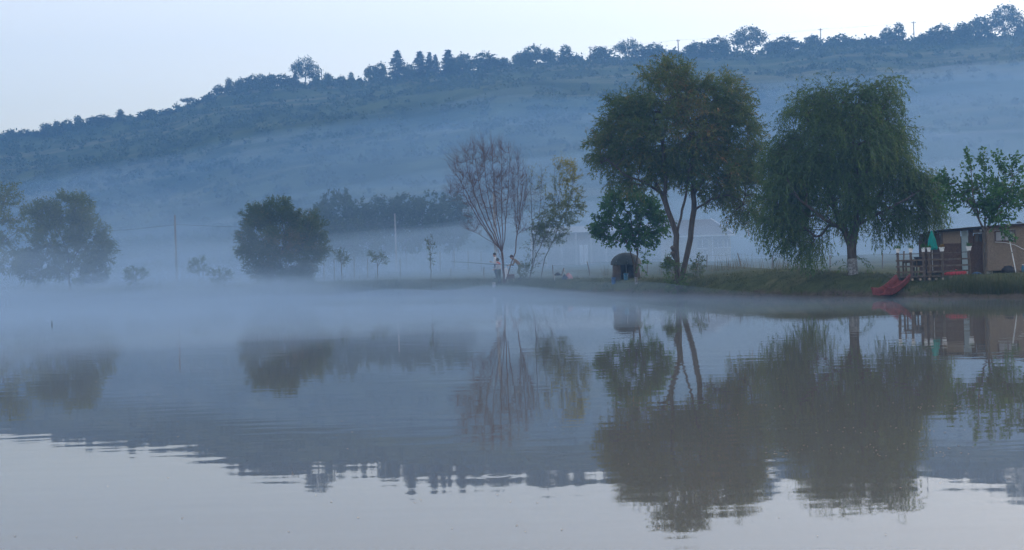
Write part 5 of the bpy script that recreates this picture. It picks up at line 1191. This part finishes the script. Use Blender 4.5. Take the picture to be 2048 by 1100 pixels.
def mist_sheet(label, X, Y, topf, botf, density, color, nx=60, ny=60, near=0.18):
    """closed lens of even density: top surface topf(x, y) tapering to botf(x, y) at its rim"""
    XX, YY = np.meshgrid(np.linspace(*X, nx), np.linspace(*Y, ny))
    T = topf(XX, YY); B = botf(XX, YY)
    e = np.minimum(np.minimum((XX - X[0]), (X[1] - XX)) / (0.18 * (X[1] - X[0])), np.minimum((YY - Y[0]) / near * 0.18, (Y[1] - YY)) / (0.18 * (Y[1] - Y[0])))
    e = np.clip(e, 0, 1); e = e * e * (3 - 2 * e)
    T = B + (T - B) * e
    ra = (ridge_z(XX * RY / np.maximum(YY, 30)) - EYE) / RY; a = (T - EYE) / np.maximum(YY, 1) / ra    # mist thins out softly towards the ridge line
    a0 = np.interp(XX / np.maximum(YY, 30), [-0.36, -0.2, 0.0, 0.2, 0.36], [0.40, 0.52, 0.74, 0.70, 0.74]) + 0.10 * snoise(XX, YY * 0.5, 110, seed=28)
    hi = np.clip(0.95 - a0, 0.1, 0.5); a2 = np.where(a > a0, a0 + hi * (1 - np.exp(-(a - a0) / (hi + 0.3))), a)
    T = np.maximum(np.where(YY > 150, EYE + a2 * ra * YY, T), B + 0.004)
    idx = np.arange(nx * ny).reshape(ny, nx)
    ft = np.stack([idx[:-1, :-1], idx[:-1, 1:], idx[1:, 1:], idx[1:, :-1]], -1).reshape(-1, 4)
    fb = ft[:, ::-1] + nx * ny
    rim = np.concatenate([idx[0, :-1], idx[:-1, -1], idx[-1, ::-1][:-1], idx[::-1, 0][:-1]]); r2 = np.roll(rim, -1)
    fr = np.stack([rim, rim + nx * ny, r2 + nx * ny, r2], -1)
    V = np.concatenate([np.stack([XX, YY, T], -1).reshape(-1, 3), np.stack([XX, YY, B], -1).reshape(-1, 3)])
    o = np_mesh('mist', V, np.concatenate([ft, fb, fr]), volmat('mist_air', density, color, 0.1))
    return tag(o, label, 'mist', kind='stuff')
MC = (0.45, 0.64, 0.86)
LB = ['dense low mist lying on the lake', 'knee-high mist on the left half of the lake', 'thin mist just above the lake and left shore', 'wispy mist drifting around the left shore bushes']
for k, (h_, dn) in enumerate([(0.6, 0.021), (1.2, 0.012), (2.2, 0.0068), (3.6, 0.0036)]):
    mist_sheet(LB[k], (-105 + 4 * k, 30 - 3 * k), (34 + 5 * k, 128 + 6 * k), lambda x, y, h_=h_, k=k: h_ * np.clip(1 + 0.6 * snoise(x, y * 0.3, 16 + 5 * k, seed=1 + k) + 0.4 * snoise(x, y * 0.4, 6 + 2 * k, seed=6 + k), 0.05, 2.4) * np.clip(0.56 - 0.034 * x, 0.16, 1.6), lambda x, y: 0 * x - 0.1, dn, MC, 90, 90)
GL = ['ground fog lying on the meadow behind the trees', 'fog bank in front of the farm buildings', 'high soft fog in front of the lower hillside']
for k, (h_, dn) in enumerate([(2.6, 0.006), (6.0, 0.0058), (15.0, 0.0015)]):
    mist_sheet(GL[k], (-175 - 8 * k, 125 + 20 * k), (66 + 6 * k, 300 + 40 * k), lambda x, y, h_=h_, k=k: zland(x, y) + h_ * (1 + 0.3 * snoise(x, y, 45 + 12 * k, seed=4 + k)) * np.clip(0.9 + x / np.maximum(y, 1) * 1.2, 0.6, 1.25), lambda x, y: zland(x, y) - 0.5, dn, MC, 64, 80, 0.09)
mist_sheet('broad thin fog veiling the whole hillside', (-330, 330), (120, 635), lambda x, y: zland(x, y) + (24 + 11 * snoise(x, y, 130, seed=24)) * np.clip((575 - y) / 160, 0.04, 1), lambda x, y: zland(x, y) - 0.5, 0.0014, (0.23, 0.48, 0.85), 90, 90)
# drifting bands of mist that climb the slope to the right
def band(label, px0, y0, px1, y1, Yd, w, thick, dn):
    a, b = at(px0, y0, Yd), at(px1, y1, Yd)
    def top(x, y):
        t = np.clip((x - a.x) / (b.x - a.x), -0.2, 1.2); yc = YC(t); f = np.exp(-((y - yc) / w) ** 2) * np.clip(1 + 0.5 * snoise(x, y, 60, seed=33), 0.1, 2)
        return zland(x, y) - 0.5 + thick * f
    def hit(px, py):
        best = (1e9, 300.0)
        for Y in range(205, 556, 6):
            q = at(px, py, Y); e = abs(q.z - zl(q.x, Y))
            if e < best[0]: best = (e, float(Y))
        return best[1]
    Ya, Yb = hit(px0, y0), hit(px1, y1); YC = lambda t: Ya + (Yb - Ya) * t
    qa, qb = at(px0, y0, Ya), at(px1, y1, Yb); a, b = qa, qb
    mist_sheet(label, (a.x - 55, b.x + 45), (min(Ya, Yb) - 2.2 * w, min(max(Ya, Yb) + 2.2 * w, 630)), top, lambda x, y: zland(x, y) - 0.6, dn, (0.50, 0.63, 0.82), 60, 60)
band('band of mist climbing the middle of the hillside to the right', 330, 350, 1010, 195, 350, 32, 24, 0.0042)
band('pale band of mist on the hillside behind the weeping willow', 1480, 200, 2080, 150, 400, 45, 28, 0.0045)
